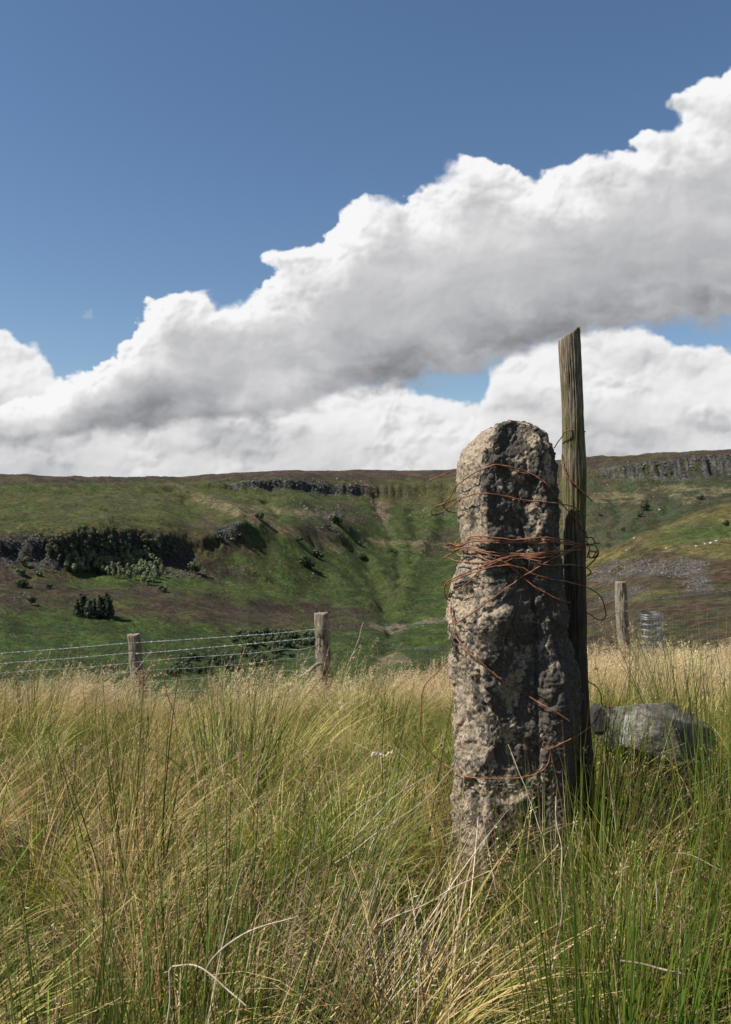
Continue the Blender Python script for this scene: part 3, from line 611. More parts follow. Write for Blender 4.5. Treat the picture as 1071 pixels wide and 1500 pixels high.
# ------------------------------------------------------------------ rusty wires
m_rust, b, pr, _ = mat('rusty_iron')
pos = b.n('ShaderNodeNewGeometry').outputs['Position']; n1_ = b.noise(pos, 60, 4, .6); n2_ = b.noise(pos, 400, 3, .6)
c = b.mix(b.ramp(n1_, .35, .62), (.10, .040, .020), (.28, .112, .048)); c = b.mix(b.ramp(n2_, .5, .65, 0, .7), c, (.12, .05, .03))
setp(b, pr, Base_Color=c, Roughness=.8, Metallic=.0); bump(b, pr, n2_, .6, .001)
def hit(px, py):
    d = Vector(((px-535.5)/F, 1, -(py-750)/F)); L = d.length; d.normalize(); r = []
    for bv in (stone_bvh, post_bvh):
        h = bv.ray_cast(Vector((0, 0, CAMZ)), d, 8)
        if h[0] is not None: r.append(h[3]/L)
    return min(r) if r else np.nan
def wire(pts, label, s=(0.26144, 620, 660), rad=.0023, end_back=(0, 0), depths=None, off=.006, twist=0):
    k, ox, oy = s; P2 = np.array([(ox+p[0]*k, oy+p[1]*k) for p in pts], float)
    A_ = spline(np.column_stack([P2, np.zeros(len(P2))]), 2.2)[:, :2]
    rs = np.random.RandomState(len(label)*7+int(P2[0, 0])); 
    if depths is not None:
        tt = np.linspace(0, 1, len(A_)); D = np.interp(tt, np.linspace(0, 1, len(depths)), depths)
    else:
        H = np.array([hit(*p) for p in A_]); ok = ~np.isnan(H); n = len(H)
        ii = np.arange(n)
        if ok.any():
            m = np.interp(ii, ii[ok], H[ok])
            dist = np.array([np.min(np.abs(ii[ok]-i)) for i in ii])
            m = m+np.where(ok, 0, .0025*np.minimum(dist, 20)*0)
        else: m = np.full(n, 2.86)
        mm = np.array([m[max(0, i-5):i+6].min() for i in ii]); kk = np.ones(11)/11
        D = np.convolve(np.pad(mm, 5, 'edge'), kk, 'valid'); D = np.minimum(D, np.where(ok, m, 9))-off
        eb = np.array(end_back, float); D = D+eb[0]*np.clip(1-ii/12., 0, 1)**2+eb[1]*np.clip(1-(n-1-ii)/12., 0, 1)**2
    J = rs.normal(size=(len(A_), 2))*.34+.9*np.stack([vnoise(np.arange(len(A_))/6.5+.37, np.full(len(A_), 3.3), int(P2[0, 0])), vnoise(np.arange(len(A_))/6.5+.37, np.full(len(A_), 9.3), int(P2[0, 0]))], -1); J = np.stack([np.convolve(J[:, c], np.ones(3)/3, 'same') for c in (0, 1)], -1)
    W3 = np.array([at(p[0]+j[0], p[1]+j[1], d) for p, j, d in zip(A_, J, D)])
    v, q = tube(W3, rad, 6); me = mesh('rusty_wire', v, q)
    return ob('rusty_wire', me, m_rust, label=label, cat='wire', group='rusty wires round the stone gatepost')
wire([(25,173),(100,138),(160,118),(205,108)], 'rusty wire end poking out level left of the stone near its top', end_back=(0, .12))
wire([(205,353),(150,343),(120,318),(120,288),(150,262),(190,195),(290,125),(400,82),(470,88),(560,110),(640,150),(700,200),(770,290),(850,380),(905,450),(922,490)], 'topmost rusty wire loop arching over the face of the stone', end_back=(.15, .02))
wire([(420,84),(480,92),(545,122),(610,132),(660,160),(705,205),(775,290)], 'rusty wire lying close under the topmost arch on the stone')
wire([(210,262),(150,285),(60,318),(42,345),(50,362),(90,356),(130,326),(200,275),(260,252),(340,240),(430,250),(560,278),(700,290),(800,305),(870,333),(912,365)], 'rusty wire with long flat loop left of the stone, second from top', end_back=(.15, .02))
wire([(128,530),(155,515),(150,560),(190,550),(235,520),(280,480),(400,488),(520,500),(640,486),(700,488),(780,500),(860,518),(930,525),(988,520)], 'rusty wire forming the top edge of the band across the stone')
wire([(205,492),(180,520),(225,530),(275,492),(330,497),(405,505),(540,513),(640,508),(710,502),(790,512),(870,525)], 'rusty wire just under the top edge of the band on the stone', end_back=(.1, 0))
wire([(125,532),(200,522),(215,528),(150,535),(153,562),(220,543),(262,541),(350,565),(450,575),(600,577),(720,566),(850,556),(905,532)], 'rusty wire sagging through the middle of the band on the stone')
wire([(110,606),(150,580),(175,568),(215,535),(245,512)], 'short rusty wire slanting up at the left edge of the band')
wire([(110,605),(140,602),(190,618),(300,628),(390,622),(450,600),(520,590),(620,588),(700,570),(800,562),(850,540),(882,525)], 'lowest rusty wire of the band, pointed at its left end')
wire([(190,575),(205,590),(245,588),(320,598),(370,620),(430,628),(520,602),(640,600),(760,590),(830,560)], 'rusty wire kinked along the lower half of the band')
wire([(172,852),(128,825),(118,775),(150,742),(220,705),(290,682),(400,628),(470,598),(540,585),(640,577),(740,560)], 'rusty wire looping low at left then rising into the band', end_back=(.1, 0))
wire([(165,850),(148,825),(150,796),(200,775),(250,740),(290,700),(330,668),(400,650),(500,645),(560,660),(600,685),(700,715),(850,745),(960,790),(1010,845),(1024,925),(1000,952),(965,940),(935,915),(912,913)], 'rusty wire sweeping over the stone to a hook right of the stake', end_back=(.1, .03))
wire([(895,527),(840,545),(760,585),(690,628),(560,705),(440,790),(330,870),(230,942),(185,966),(165,940),(155,905),(157,872)], 'rusty wire running diagonally down left across the stone from the stake')
wire([(445,620),(490,650),(540,690),(620,760),(700,808),(770,838),(822,852)], 'rusty wire slanting down right across the middle of the stone')
wire([(640,630),(690,640),(800,640),(880,645),(925,665),(938,690),(918,702)], 'rusty wire crossing the stake just below the band')
wire([(360,585),(400,610),(450,625),(520,650),(600,690)], 'short rusty wire crossing under the band on the stone')
wire([(150,522),(200,534),(262,512),(330,506),(430,520),(520,516),(620,520),(700,514),(790,524),(865,532)], 'rusty wire sagging between the two top strands of the band')
wire([(205,560),(260,552),(330,572),(420,590),(500,586),(590,594),(680,584),(770,566),(860,556),(905,560)], 'rusty wire twisted along the lower strands of the band to the stake')
wire([(118,770),(135,735),(200,700),(280,668),(350,640),(430,612),(500,600),(580,606),(660,622)], 'thin rusty wire shadowing the low left loop into the band')
S3 = (.3, 600, 800)
wire([(208,300),(202,330),(212,380),(225,440),(270,500),(330,550),(390,605),(450,655),(520,700),(600,745),(660,780),(720,815),(780,855)], 'long rusty wire slanting down right over the lower half of the stone', s=S3)
wire([(192,555),(130,620),(75,680),(55,780),(58,930),(72,975),(100,1005),(150,1050),(200,1085),(260,1120),(350,1134),(500,1134),(570,1124),(640,1100),(675,1060),(686,1000),(668,965),(655,958),(650,975),(680,990),(740,965),(790,940),(860,900),(910,845),(938,790)], 'big rusty wire loop hanging wide round the foot of the stone', s=S3, end_back=(.1, .0))
wire([(872,658),(905,680),(935,720),(942,775),(975,790),(1000,770)], 'dark rusty wire bowed out low behind the stake', s=S3, depths=[3.13, 3.12, 3.15, 3.2, 3.25])
S1 = (.2801, 600, 450)
wire([(755,735),(780,700),(800,672),(818,650),(845,642),(885,643),(920,654)], 'rusty wire wound round the stake above the stone top', s=S1, end_back=(.06, .06))
wire([(800,672),(830,658),(870,654),(915,662)], 'second turn of rusty wire on the stake above the stone', s=S1, end_back=(.04, .06))
wire([(798,768),(797,810),(812,862),(835,895),(870,930),(905,965),(955,1012)], 'rusty wire slanting down across the stake beside the stone shoulder', s=S1)
def tangle(pts, label): wire(pts, label, depths=[3.10, 3.08, 3.06, 3.10, 3.12])
tangle([(905,470),(918,487),(945,487),(960,505),(972,520),(990,518)], 'rusty wire tip bent out at the top of the tangle beside stake')
tangle([(915,530),(935,528),(965,535),(982,575),(970,600),(945,630),(918,655)], 'dark rusty wire bowed round the outside of the tangle beside stake')
tangle([(918,600),(930,565),(970,572),(982,575),(955,600),(918,598)], 'small closed rusty wire loop inside the tangle beside stake')
tangle([(912,505),(930,540),(928,580),(945,602),(975,560)], 'rusty wire crossing the inside of the tangle beside stake')
# the curl of old wire standing in the grass in front of the left fence post
q = [at(*p) for p in ((205,1015,4.2),(212,1000,4.2),(222,975,4.2),(233,950,4.2),(240,943,4.2),(243,948,4.2),(243,958,4.2),(246,975,4.2),(241,995,4.2),(246,1020,4.2),(256,1050,4.2),(262,1100,4.2))]
v, f_ = tube(spline(q, .01), .0022, 6); ob('rusty_wire', mesh('rusty_wire', v, f_), m_rust, label='bent rusty wire standing up from the grass by the left fence post', cat='wire')

# ------------------------------------------------------------------ rocks
def ico(sub):
    import bmesh
    bm = bmesh.new(); bmesh.ops.create_icosphere(bm, subdivisions=sub, radius=1); bm.verts.ensure_lookup_table()
    V = np.array([v.co[:] for v in bm.verts]); Fc = np.array([[v.index for v in f.verts] for f in bm.faces]); bm.free(); return V, Fc
ICO = {k: ico(k) for k in (1, 2, 5, 6)}
def rock(seed, sub=5, cuts=16, scale=(1, 1, 1), rough=.05, flat=.62):
    V, Fc = ICO[sub]; V = V.copy(); rs = np.random.RandomState(seed)
    for _ in range(cuts):
        n = rs.normal(size=3); n /= np.linalg.norm(n); d = rs.uniform(flat, .92); s = V@n; V -= np.maximum(s-d, 0)[:, None]*n
    if sub > 2: V *= (1+rough*fbm3(V*2.2+seed, seed, 5, .6)+rough*.25*fbm3(V*11, seed+1, 3, .6))[:, None]
    return V*np.array(scale), Fc
m_rock, b, pr, _ = mat('grey_lichened_rock')
pos = b.n('ShaderNodeNewGeometry').outputs['Position']; k1 = b.noise(pos, 9, 6, .65); k2 = b.noise(pos, 60, 6, .7); k3 = b.noise(pos, 5, 4, .55)
c = b.mix(b.ramp(k1, .38, .62), (.07, .062, .05), (.24, .215, .175)); c = b.mix(b.ramp(k2, .44, .60, 0, .8), c, (.06, .055, .05)); c = b.mix(b.ramp(k3, .62, .70, 0, .7), c, (.42, .41, .38))
setp(b, pr, Base_Color=c, Roughness=.9); bump(b, pr, b.m('ADD', k1, k2), .9, .012)
def put_rock(name, px, py, D, size, seed, label, rot=0, tilt=0, cuts=16):
    V, Fc = rock(seed, 6 if size[0] > .15 else 5, cuts, size)
    Rm = np.array(Matrix.Rotation(tilt, 3, 'Y') @ Matrix.Rotation(rot, 3, 'Z')); V = V@Rm.T
    return ob(name, mesh(name, V, Fc, True), m_rock, label=label, cat='rock', loc=tuple(at(px, py, D)))
put_rock('boulder', 962, 1074, 3.8, (.345, .26, .17), 12, 'large grey boulder with white lichen patch lying right of the stake', rot=.2, tilt=.20, cuts=20)
m_drock, b, pr, _ = mat('dark_damp_rock'); pos = b.n('ShaderNodeNewGeometry').outputs['Position']; k1 = b.noise(pos, 30, 6, .7); setp(b, pr, Base_Color=b.mix(b.ramp(k1, .4, .65), (.02, .017, .014), (.05, .045, .036)), Roughness=.9); bump(b, pr, k1, .9, .01)  # dark base colour stands in for the stake's shadow on this rock
o = put_rock('rock', 878, 1056, 3.3, (.035, .06, .07), 5, 'small dark wedge of rock between the stake and the boulder', tilt=-.2); o.data.materials[0] = m_drock

# ------------------------------------------------------------------ the fence along the brow
m_fpost = wood_mat('silvered_fence_wood', (.36, .31, .24), (.20, .16, .115), (.13, .12, .05), .45)
m_galv, b, pr, _ = mat('galvanised_wire')
pos = b.n('ShaderNodeNewGeometry').outputs['Position']
setp(b, pr, Base_Color=b.mix(b.ramp(b.noise(pos, 40, 3), .4, .6), (.17, .18, .18), (.33, .34, .34)), Roughness=.42, Metallic=.55)
fence = ob('fence', None, label='post and wire stock fence with barbed strands along the grassy brow', cat='fence', loc=tuple(at(473, 1010, 7.6)))
FL = Vector(fence.location)
def fpart(name, me, m, parent=fence):
    me.transform(Matrix.Translation(-FL)); return ob(name, me, m, parent)
for D, sl_, seed, lab in ((8.5, [(929,186,205),(940,187,207),(975,190,210),(1010,194,214),(1110,200,221)], 11, 'darker fence post leaning slightly right'), (7.6, [(898,459,482),(905,460,483),(940,462,484),(985,464,487),(1085,466,489)], 12, None), (9.3, [(852,901,918),(860,901,919),(900,902,920),(950,905,923),(1050,907,925)], 13, 'pale silvery fence post')):
    me, _v, _q = wood_column('post', sl_, D, 1.0, slant=.05, nh=90, nt=48, seed=seed, groove=.008)
    o = fpart('post', me, m_fpost)
    if lab: o['label'] = lab
def strand(pts, step=.01): return spline([at(*p) for p in pts], step)
def barbed(pts):
    P = strand(pts, .02); L = np.r_[0, np.cumsum(np.linalg.norm(np.diff(P, axis=0), axis=1))]; out = []
    n = int(L[-1]/.012); s = np.linspace(0, L[-1], n); Q_ = np.stack([np.interp(s, L, P[:, c]) for c in range(3)], -1)
    T = np.gradient(Q_, axis=0); T /= np.linalg.norm(T, axis=1)[:, None]; U = np.cross(T, [0, 0, 1.]); U /= np.linalg.norm(U, axis=1)[:, None]; Wv = np.cross(T, U)
    ph = s/.045*2*np.pi
    for k in (0, np.pi): out.append(tube(Q_+.0024*(np.cos(ph+k)[:, None]*U+np.sin(ph+k)[:, None]*Wv),   .0012, 4))
    rs = np.random.RandomState(int(pts[0][1]))
    for c in np.arange(.04, L[-1], .085):
        i = min(int(c/L[-1]*n), n-2); p = Q_[i]; a = rs.rand()*np.pi
        for a_ in (a, a+1.6):
            d = np.cos(a_)*U[i]+np.sin(a_)*Wv[i]+T[i]*rs.uniform(-.3, .3)
            out.append(tube([p-d*.016, p, p+d*.016], [.0009, .0021, .0009], 4))
        out.append(tube([p-T[i]*.008, p+T[i]*.008], .0045, 5))
    return join(out)
A0 = (-150, 0, 9.4)
lines = {
 't1': [(-150,969,9.4),(0,957,8.95),(95,950,8.7),(186,942,8.42),(207,941,8.40),(300,935,8.1),(400,928,7.8),(461,922,7.52),(484,923,7.52),(585,946,7.9),(657,951,8.2),(760,940,8.7),(860,919,9.1),(901,896,9.22)],
 't2': [(-150,985,9.4),(0,972,8.95),(95,965,8.7),(186,957,8.42),(207,957,8.40),(300,949,8.1),(400,940,7.8),(461,934,7.52)],
 'r1': [(901,882,9.22),(919,881,9.2),(1000,873,9.3),(1071,865,9.5),(1240,846,10)],
 'r2': [(901,896,9.22),(919,895,9.2),(1000,887,9.3),(1071,879,9.5),(1240,860,10)]}
for k in ('t1', 't2', 'r1', 'r2'):
    v, f_ = barbed(lines[k]); fpart('barbed_wire', mesh('barbed_wire', v, f_), m_galv)
def netting(top, name_bottom_drop, x_step=.15, rows=(0, .095, .20, .32, .46, .62)):
    P = strand(top, .02); L = np.r_[0, np.cumsum(np.linalg.norm(np.diff(P, axis=0), axis=1))]; out = []; rs = np.random.RandomState(int(top[0][1])+5)
    for r_ in rows:
        q = P-np.array([0, 0, 1.])*(r_+.006*np.sin(L*3+r_*20)[:, None]); out.append(tube(q[::3],   .0018 if r_ == 0 else .0013, 4))
    for c in np.arange(.05, L[-1], x_step):
        p = np.array([np.interp(c, L, P[:, k]) for k in range(3)]); j = rs.normal(size=(len(rows), 3))*.003
        out.append(tube([p-np.array([0, 0, r_])+jj for r_, jj in zip(rows, j)], .0013, 4))
        for r_ in rows[:3]: out.append(tube([p-np.array([0, 0, r_+.006]), p-np.array([0, 0, r_-.006])], .004, 5))
    return join(out)
for top in ([(-150,1002,9.4),(0,987,8.95),(95,979,8.7),(190,971,8.42),(208,969,8.40),(300,962,8.1),(380,955,7.85),(418,950,7.7),(440,951,7.6),(465,945,7.52)],
            [(486,943,7.52),(576,949,7.9),(657,951,8.2),(760,938,8.7),(860,920,9.1),(901,908,9.22)],
            [(901,908,9.22),(920,906,9.2),(1000,898,9.3),(1071,889,9.5),(1240,870,10)]):
    v, f_ = netting(top, 0); fpart('wire_netting', mesh('wire_netting', v, f_), m_galv)
# broken ends of netting and the prop at the foot of the middle post
rs = np.random.RandomState(4); out = []
for pts in ([(435,962,7.5),(446,958,7.45),(452,970,7.5),(446,985,7.5)], [(445,955,7.5),(455,962,7.5),(464,969,7.5)], [(440,975,7.5),(450,966,7.5),(457,962,7.45)], [(921,906,9.2),(924,915,9.1),(932,930,9.1),(942,945,9.1)]): out.append(tube(spline([at(*p) for p in pts], .01), .002, 5))
for v, f_ in out: fpart('broken_wire', mesh('broken_wire', v, f_), m_galv)
v, f_ = tube(spline([at(*p) for p in ((440,992,7.45),(452,984,7.45),(462,975,7.5),(470,972,7.55))], .02), [.012]*0 or .016, 8); fpart('prop', mesh('prop', v, f_), m_fpost)
# the roll of left-over netting hung on the fence
out = []; C0 = at(953, 900, 9.25); rs = np.random.RandomState(8)
for lay_ in range(3):
    r0 = .105+.012*lay_; a = np.linspace(0, 2*np.pi, 40)
    for h in (0, .022, .045, .1, .16, .23, .30, .37):
        out.append(tube(C0+np.stack([r0*np.cos(a)*(1+.12*h/.37), r0*np.sin(a), -h-.008*np.cos(a+lay_)+.004*lay_], -1), .0022, 4))
    for a_ in np.arange(0, 2*np.pi, .62)+lay_*.2:
        out.append(tube([C0+np.array([r0*math.cos(a_)*(1+.12*h/.37)+rs.normal()*.005, r0*math.sin(a_), -h]) for h in (0, .1, .2, .3, .4)], .0022, 4))
v, f_ = join(out); ob('netting_roll', mesh('netting_roll', v, f_), m_galv, label='small upright roll of spare wire netting right of the pale post', cat='wire roll')

# ------------------------------------------------------------------ trees and bushes
def leaf_mat(name, trans=.25, gloss=.25, var=.25, hue=.0):
    m = bpy.data.materials.new(name); m.use_nodes = True; nt = m.node_tree; nt.nodes.clear(); b = NB(nt); out = b.n('ShaderNodeOutputMaterial')
    vc = b.n('ShaderNodeVertexColor', layer_name='Col').outputs[0]
    oi = b.n('ShaderNodeObjectInfo'); c = b.n('ShaderNodeHueSaturation', ins={'Color': vc, 'Value': b.ramp(oi.outputs['Random'], 0, 1, 1-var, 1+var), 'Saturation': .95, 'Hue': b.ramp(b.n('ShaderNodeTexWhiteNoise', noise_dimensions='1D', ins={'W': oi.outputs['Random']}).outputs[0], 0, 1, .5-hue, .5+hue)}).outputs[0]
    d = b.n('ShaderNodeBsdfPrincipled', ins={'Base Color': c, 'Roughness': .55, 'Specular IOR Level': gloss}); t = b.n('ShaderNodeBsdfTranslucent', ins={'Color': b.n('ShaderNodeHueSaturation', ins={'Color': c, 'Value': 1.25, 'Saturation': 1.08}).outputs[0]})
    ms = b.n('ShaderNodeMixShader', ins={0: trans, 1: d.outputs[0], 2: t.outputs[0]}); nt.links.new(ms.outputs[0], out.inputs[0]); return m
m_leaf = leaf_mat('tree_leaves', .18); m_bark, b, pr, _ = mat('dark_bark'); setp(b, pr, Base_Color=(.07, .055, .04), Roughness=.9)
def crown_mesh(seed, n, h, r, kind, c0, c1):
    """leaf clumps through a lumpy volume; a dark trunk is a mesh of its own"""
    rs = np.random.RandomState(seed); lob = []
    if kind == 'birch':
        for k in range(9): a = rs.rand()*6.28; q = rs.rand(); lob.append((r*.5*math.cos(a)*(1-q*.5), r*.5*math.sin(a)*(1-q*.5), h*(.28+.58*q), r*(.62-.3*q)))
        lob.append((0, 0, h*.86, r*.34))
    elif kind == 'conifer':
        for k in range(12): q = k/11; lob.append((rs.normal()*r*.12, rs.normal()*r*.12, h*(.08+.86*q), r*(1-q)**.8*.9+r*.10))
    else:
        for k in range(8): a = rs.rand()*6.28; lob.append((r*.55*math.cos(a), r*.55*math.sin(a), h*(.3+.4*rs.rand()), r*rs.uniform(.35, .6)))
    lob = np.array(lob); i = rs.randint(0, len(lob), n); d = rs.normal(size=(n, 3)); d /= np.linalg.norm(d, axis=1)[:, None]
    rad = lob[i, 3]*rs.uniform(.55, 1.08, n); P = lob[i, :3]+d*rad[:, None]; P[:, 2] = np.maximum(P[:, 2], .1)
    s = rs.uniform(.5, 1.25, n)*r*.12
    u = np.cross(d, rs.normal(size=(n, 3))); u /= np.linalg.norm(u, axis=1)[:, None]; v = np.cross(d, u)+rs.normal(size=(n, 3))*.35
    V = np.stack([P-u*s[:, None]-v*s[:, None]*.7, P+u*s[:, None]*.8-v*s[:, None], P+u*s[:, None]+v*s[:, None]*.7, P-u*s[:, None]*.7+v*s[:, None]], 1).reshape(-1, 3)
    f = np.arange(4*n).reshape(n, 4); t = rs.rand(n)**1.5
    c = np.array(c0)*(1-t[:, None])+np.array(c1)*t[:, None]
    cm = mesh('crown', V, f, False); vcol(cm, np.repeat(c, 4, 0)); cm.materials.append(m_leaf)
    v, q = tube([(0, 0, -.8), (0, 0, h*.3), (rs.normal()*.1, 0, h*.8)], [r*.09, r*.06, r*.02], 6); tm = mesh('trunk', v, q); tm.materials.append(m_bark)
    return cm, tm
KIND = {
 'birch': [crown_mesh(i, 560, 1, .36, 'birch', (.10, .125, .06), (.24, .28, .14)) for i in range(4)],
 'dark': [crown_mesh(20+i, 560, 1, .38, 'birch', (.055, .075, .036), (.14, .17, .08)) for i in range(3)],  # birch crowns again, coloured darker for the crag's shadow
 'conifer': [crown_mesh(10+i, 900, 1, .30, 'conifer', (.016, .028, .014), (.05, .068, .03)) for i in range(3)],
 'bush': [crown_mesh(30+i, 420, 1, .62, 'bush', (.034, .050, .022), (.085, .115, .048)) for i in range(4)]}
rs = np.random.RandomState(77)
def plant(name, kind, px, py, hpx, label, cat, group=None):
    p = on_hill(px, py); h = hpx/F*p[1]
    o = ob(name, None, label=label, cat=cat, group=group, loc=tuple(p)); s = rs.uniform(.85, 1.15); o.scale = (h*s, h*s, h); o.rotation_euler[2] = rs.rand()*6.28
    cm, tm = KIND[kind][rs.randint(len(KIND[kind]))]
    ob('trunk', tm, parent=o); ob('crown', cm, parent=o); return o
def inside(px, py, poly): return sdist(np.array([[px]], 'f4'), np.array([[py]], 'f4'), poly)[0, 0] > 0
low_wood = [(94,842),(100,828),(130,826),(175,832),(190,815),(215,818),(238,838),(236,858),(222,861),(190,852),(150,845)]
top_wood = [(66,812),(75,796),(120,790),(160,800),(200,795),(245,800),(262,815),(250,822),(210,822),(180,830),(130,828),(90,826)]
def fill(poly, n, gap, f):
    xs = [p[0] for p in poly]; y_ = [p[1] for p in poly]; pts = []; tries = 0
    while len(pts) < n and tries < 6000:
        tries += 1; a = rs.uniform(min(xs), max(xs)); c = rs.uniform(min(y_), max(y_))
        if inside(a, c, poly) and all((a-q[0])**2+((c-q[1])*1.6)**2 > gap*gap for q in pts): pts.append((a, c))
    for a, c in sorted(pts, key=lambda q: q[1]): f(a, c)
fill(low_wood, 85, 5.2, lambda a, c: plant('birch_tree', 'birch', a, c, rs.uniform(12, 19), 'pale green birch in the dense wood below the dark crag', 'tree', 'birches in the wood below the dark crag'))
fill(top_wood, 75, 6.5, lambda a, c: plant('tree', 'dark', a, c, rs.uniform(9, 16), 'dark tree on the shaded foot of the left crag above the birches', 'tree', 'dark trees under the left crag'))
for a, c, h, w_ in ((113,903,25,'leftmost'), (121,902,32,'second from the left'), (130,905,28,'third from the left'), (138,903,26,'fourth from the left'), (147,905,33,'fourth from the right'), (152,902,28,'third from the right'), (156,906,36,'tallest, second from the right'), (161,903,26,'rightmost')):
    plant('conifer', 'conifer', a, c, h, 'dark conifer, '+w_+' in the small clump alone on the green slope', 'tree', 'conifers in the clump on the left slope')
for poly, n, w_ in (([(340,942),(350,934),(400,930),(432,934),(430,950),(400,953),(345,954)], 26, 'upper middle patch'), ([(262,966),(300,958),(348,962),(352,980),(300,990),(262,984)], 24, 'lower left patch'), ([(345,962),(400,955),(428,964),(425,975),(380,978),(350,974)], 16, 'lower right patch'), ([(436,942),(462,936),(464,950),(440,952)], 6, 'small patch by the middle post'), ([(242,984),(262,978),(266,990),(245,994)], 4, 'one of few at left end')):
    fill(poly, n, 6.5, lambda a, c: plant('bush', 'bush', a, c, rs.uniform(9, 14), 'rounded dark bush, '+w_+' of the grove behind the fence', 'bush', 'bushes in the grove behind the fence'))
for a, c, h, lab in ((36,832,13,'upper of three bushes in a column at the far left slope'),(30,845,12,'middle bush of three in a column at the far left slope'),(33,861,13,'lower of three bushes in a column at the far left slope'),(44,887,14,'dark round bush alone near the left edge below the scree'),(57,846,8,'tiny bush beside the dark line of wall on the left slope'),(72,863,8,'small bush on the heather left above the conifer clump'),
    (240,868,12,'grey green bush just right below the birch wood'),(286,840,17,'bush standing by pale rocks right of the dark crag'),(380,762,11,'small tree alone on the grassy ridge above the second crag'),(437,794,11,'dark bush on the slope under the ridge path'),(466,818,14,'dark bush in the middle of the valley head'),(447,831,17,'taller of two dark bushes low in the valley head'),(456,833,10,'low bush touching the taller one in the valley head'),
    (531,822,12,'round bush on the green floor below the red landslip'),(573,808,7,'tiny dark bush right below the red landslip'),(494,768,16,'dark bush among the rocks left of the landslip'),(479,776,9,'small dark bush on the rocky patch left of the landslip'),(945,748,13,'upper dark bush of a pair below the right escarpment'),(937,758,9,'lower dark bush of a pair below the right escarpment'),(1064,772,9,'lone dark bush on the near green spur at right edge'),
    (880,757,6,'tiny bush on the slope close right of the stake'),(1025,732,8,'dark bush below the pale grass track on the right slope'),(350,793,10,'dark bush at the foot of the second crag'),(322,795,9,'dark bush left of the second crag'),(913,778,6,'small dark bush low on the slope above the spur')):
    plant('bush', 'bush', a, c, h, lab, 'bush')

# ------------------------------------------------------------------ loose rock on the hills
m_scree, b, pr, _ = mat('scree_stone'); pos = b.n('ShaderNodeNewGeometry').outputs['Position']
vcn = b.n('ShaderNodeVertexColor', layer_name='Col').outputs[0]; setp(b, pr, Base_Color=b.mix(b.ramp(b.noise(pos, 2.2, 4), .35, .65, 0, .5), vcn, (.09, .085, .08)), Roughness=.95)
def rocks(name, spots, szpx, cols, sub=1, label=None, sink=.25):
    parts = []; cc = []; rs = np.random.RandomState(len(spots))
    base = [rock(200+k, sub, 9, (1, .8, .75), flat=.5) for k in range(8)]
    for px, py in spots:
        p = on_hill(px, py); s = rs.uniform(*szpx)/F*p[1]/2*rs.choice([.6, .8, 1, 1.35]); V, Fc = base[rs.randint(8)]; a = rs.rand()*6.28; c_, s_ = math.cos(a), math.sin(a)
        V = V@np.array([[c_, s_, 0], [-s_, c_, 0], [0, 0, 1]])*s; parts.append((V+p+np.array([0, 0, s*sink]), Fc))
        c = np.array(cols[rs.randint(len(cols))])*rs.uniform(.75, 1.2); cc.append(np.repeat(c[None], len(V), 0))
    v, f = join(parts); me = mesh(name, v, f, False); vcol(me, np.concatenate(cc)); return ob(name, me, m_scree, kind='stuff', label=label)
def pick(poly, n, seed=0, thr=None):
    r_ = np.random.RandomState(seed); xs = [p[0] for p in poly]; y_ = [p[1] for p in poly]; a = r_.uniform(min(xs), max(xs), n*6).astype('f4'); c = r_.uniform(min(y_), max(y_), n*6).astype('f4')
    k = (sdist(a, c, poly)+6*vnoise(a/9, c/4, 900)) > 0; k &= vnoise(a/7, c/3.2, 901) > -.22
    return list(zip(a[k][:n], c[k][:n]))
g_ = [(.15, .135, .135), (.11, .10, .10), (.22, .20, .195), (.08, .07, .07)]
rocks('scree', pick([(865,835),(895,822),(940,818),(985,822),(1010,820),(1040,826),(1035,842),(1045,865),(1005,868),(1000,848),(960,842),(920,845),(880,852),(862,852)], 1150, 1)+pick([(862,884),(895,862),(925,858),(955,862),(945,880),(900,882),(870,890)], 260, 2)+pick([(560,912),(585,920),(620,912),(665,900),(720,892),(640,912),(580,930)], 160, 8), (1.2, 3.4), g_)
rocks('scree', pick([(-60,808),(30,812),(78,822),(92,840),(50,838),(10,834),(-60,838)], 260, 3)+pick([(70,784),(140,776),(200,778),(120,800),(20,800),(-40,790)], 160, 5)+pick([(225,838),(300,832),(310,842),(260,850)], 120, 6)+pick([(20,862),(50,872),(60,892),(20,880)], 60, 7), (1.2, 4.2), g_)
rocks('landslip_rubble', pick([(537,712),(546,711),(555,735),(566,762),(556,768),(547,745)], 190, 9), (1., 2.6), [(.26, .17, .125), (.26, .21, .18), (.20, .13, .09)])
rocks('boulder_field', pick([(430,740),(520,738),(540,768),(500,790),(450,775)], 150, 10)+pick([(330,720),(700,722),(700,760),(330,760)], 110, 11)+pick([(580,780),(690,770),(700,810),(560,815)], 60, 12)+pick([(500,790),(640,800),(640,850),(430,860)], 50, 13)+pick([(870,700),(1071,705),(1071,735),(870,750)], 60, 14)+pick([(600,745),(700,742),(700,756),(600,760)], 90, 15)+pick([(330,800),(430,850),(400,870),(300,850)], 30, 16), (1.2, 3.0), [(.20, .19, .17), (.15, .14, .13), (.27, .25, .23)])
rocks('crag_blocks', pick([(330,702),(540,703),(546,722),(480,726),(420,718),(330,712)], 260, 17)+pick([(880,686),(930,678),(1071,664),(1200,655),(1200,690),(1071,700),(960,703)], 330, 18)+pick([(0,786),(80,786),(140,780),(240,784),(282,814),(270,830),(180,830),(60,812),(0,806)], 300, 19)+pick([(318,772),(350,768),(360,778),(350,793),(322,790)], 90, 20), (1.6, 4.5), [(.06, .057, .055), (.10, .095, .09), (.04, .037, .036), (.18, .17, .16)])
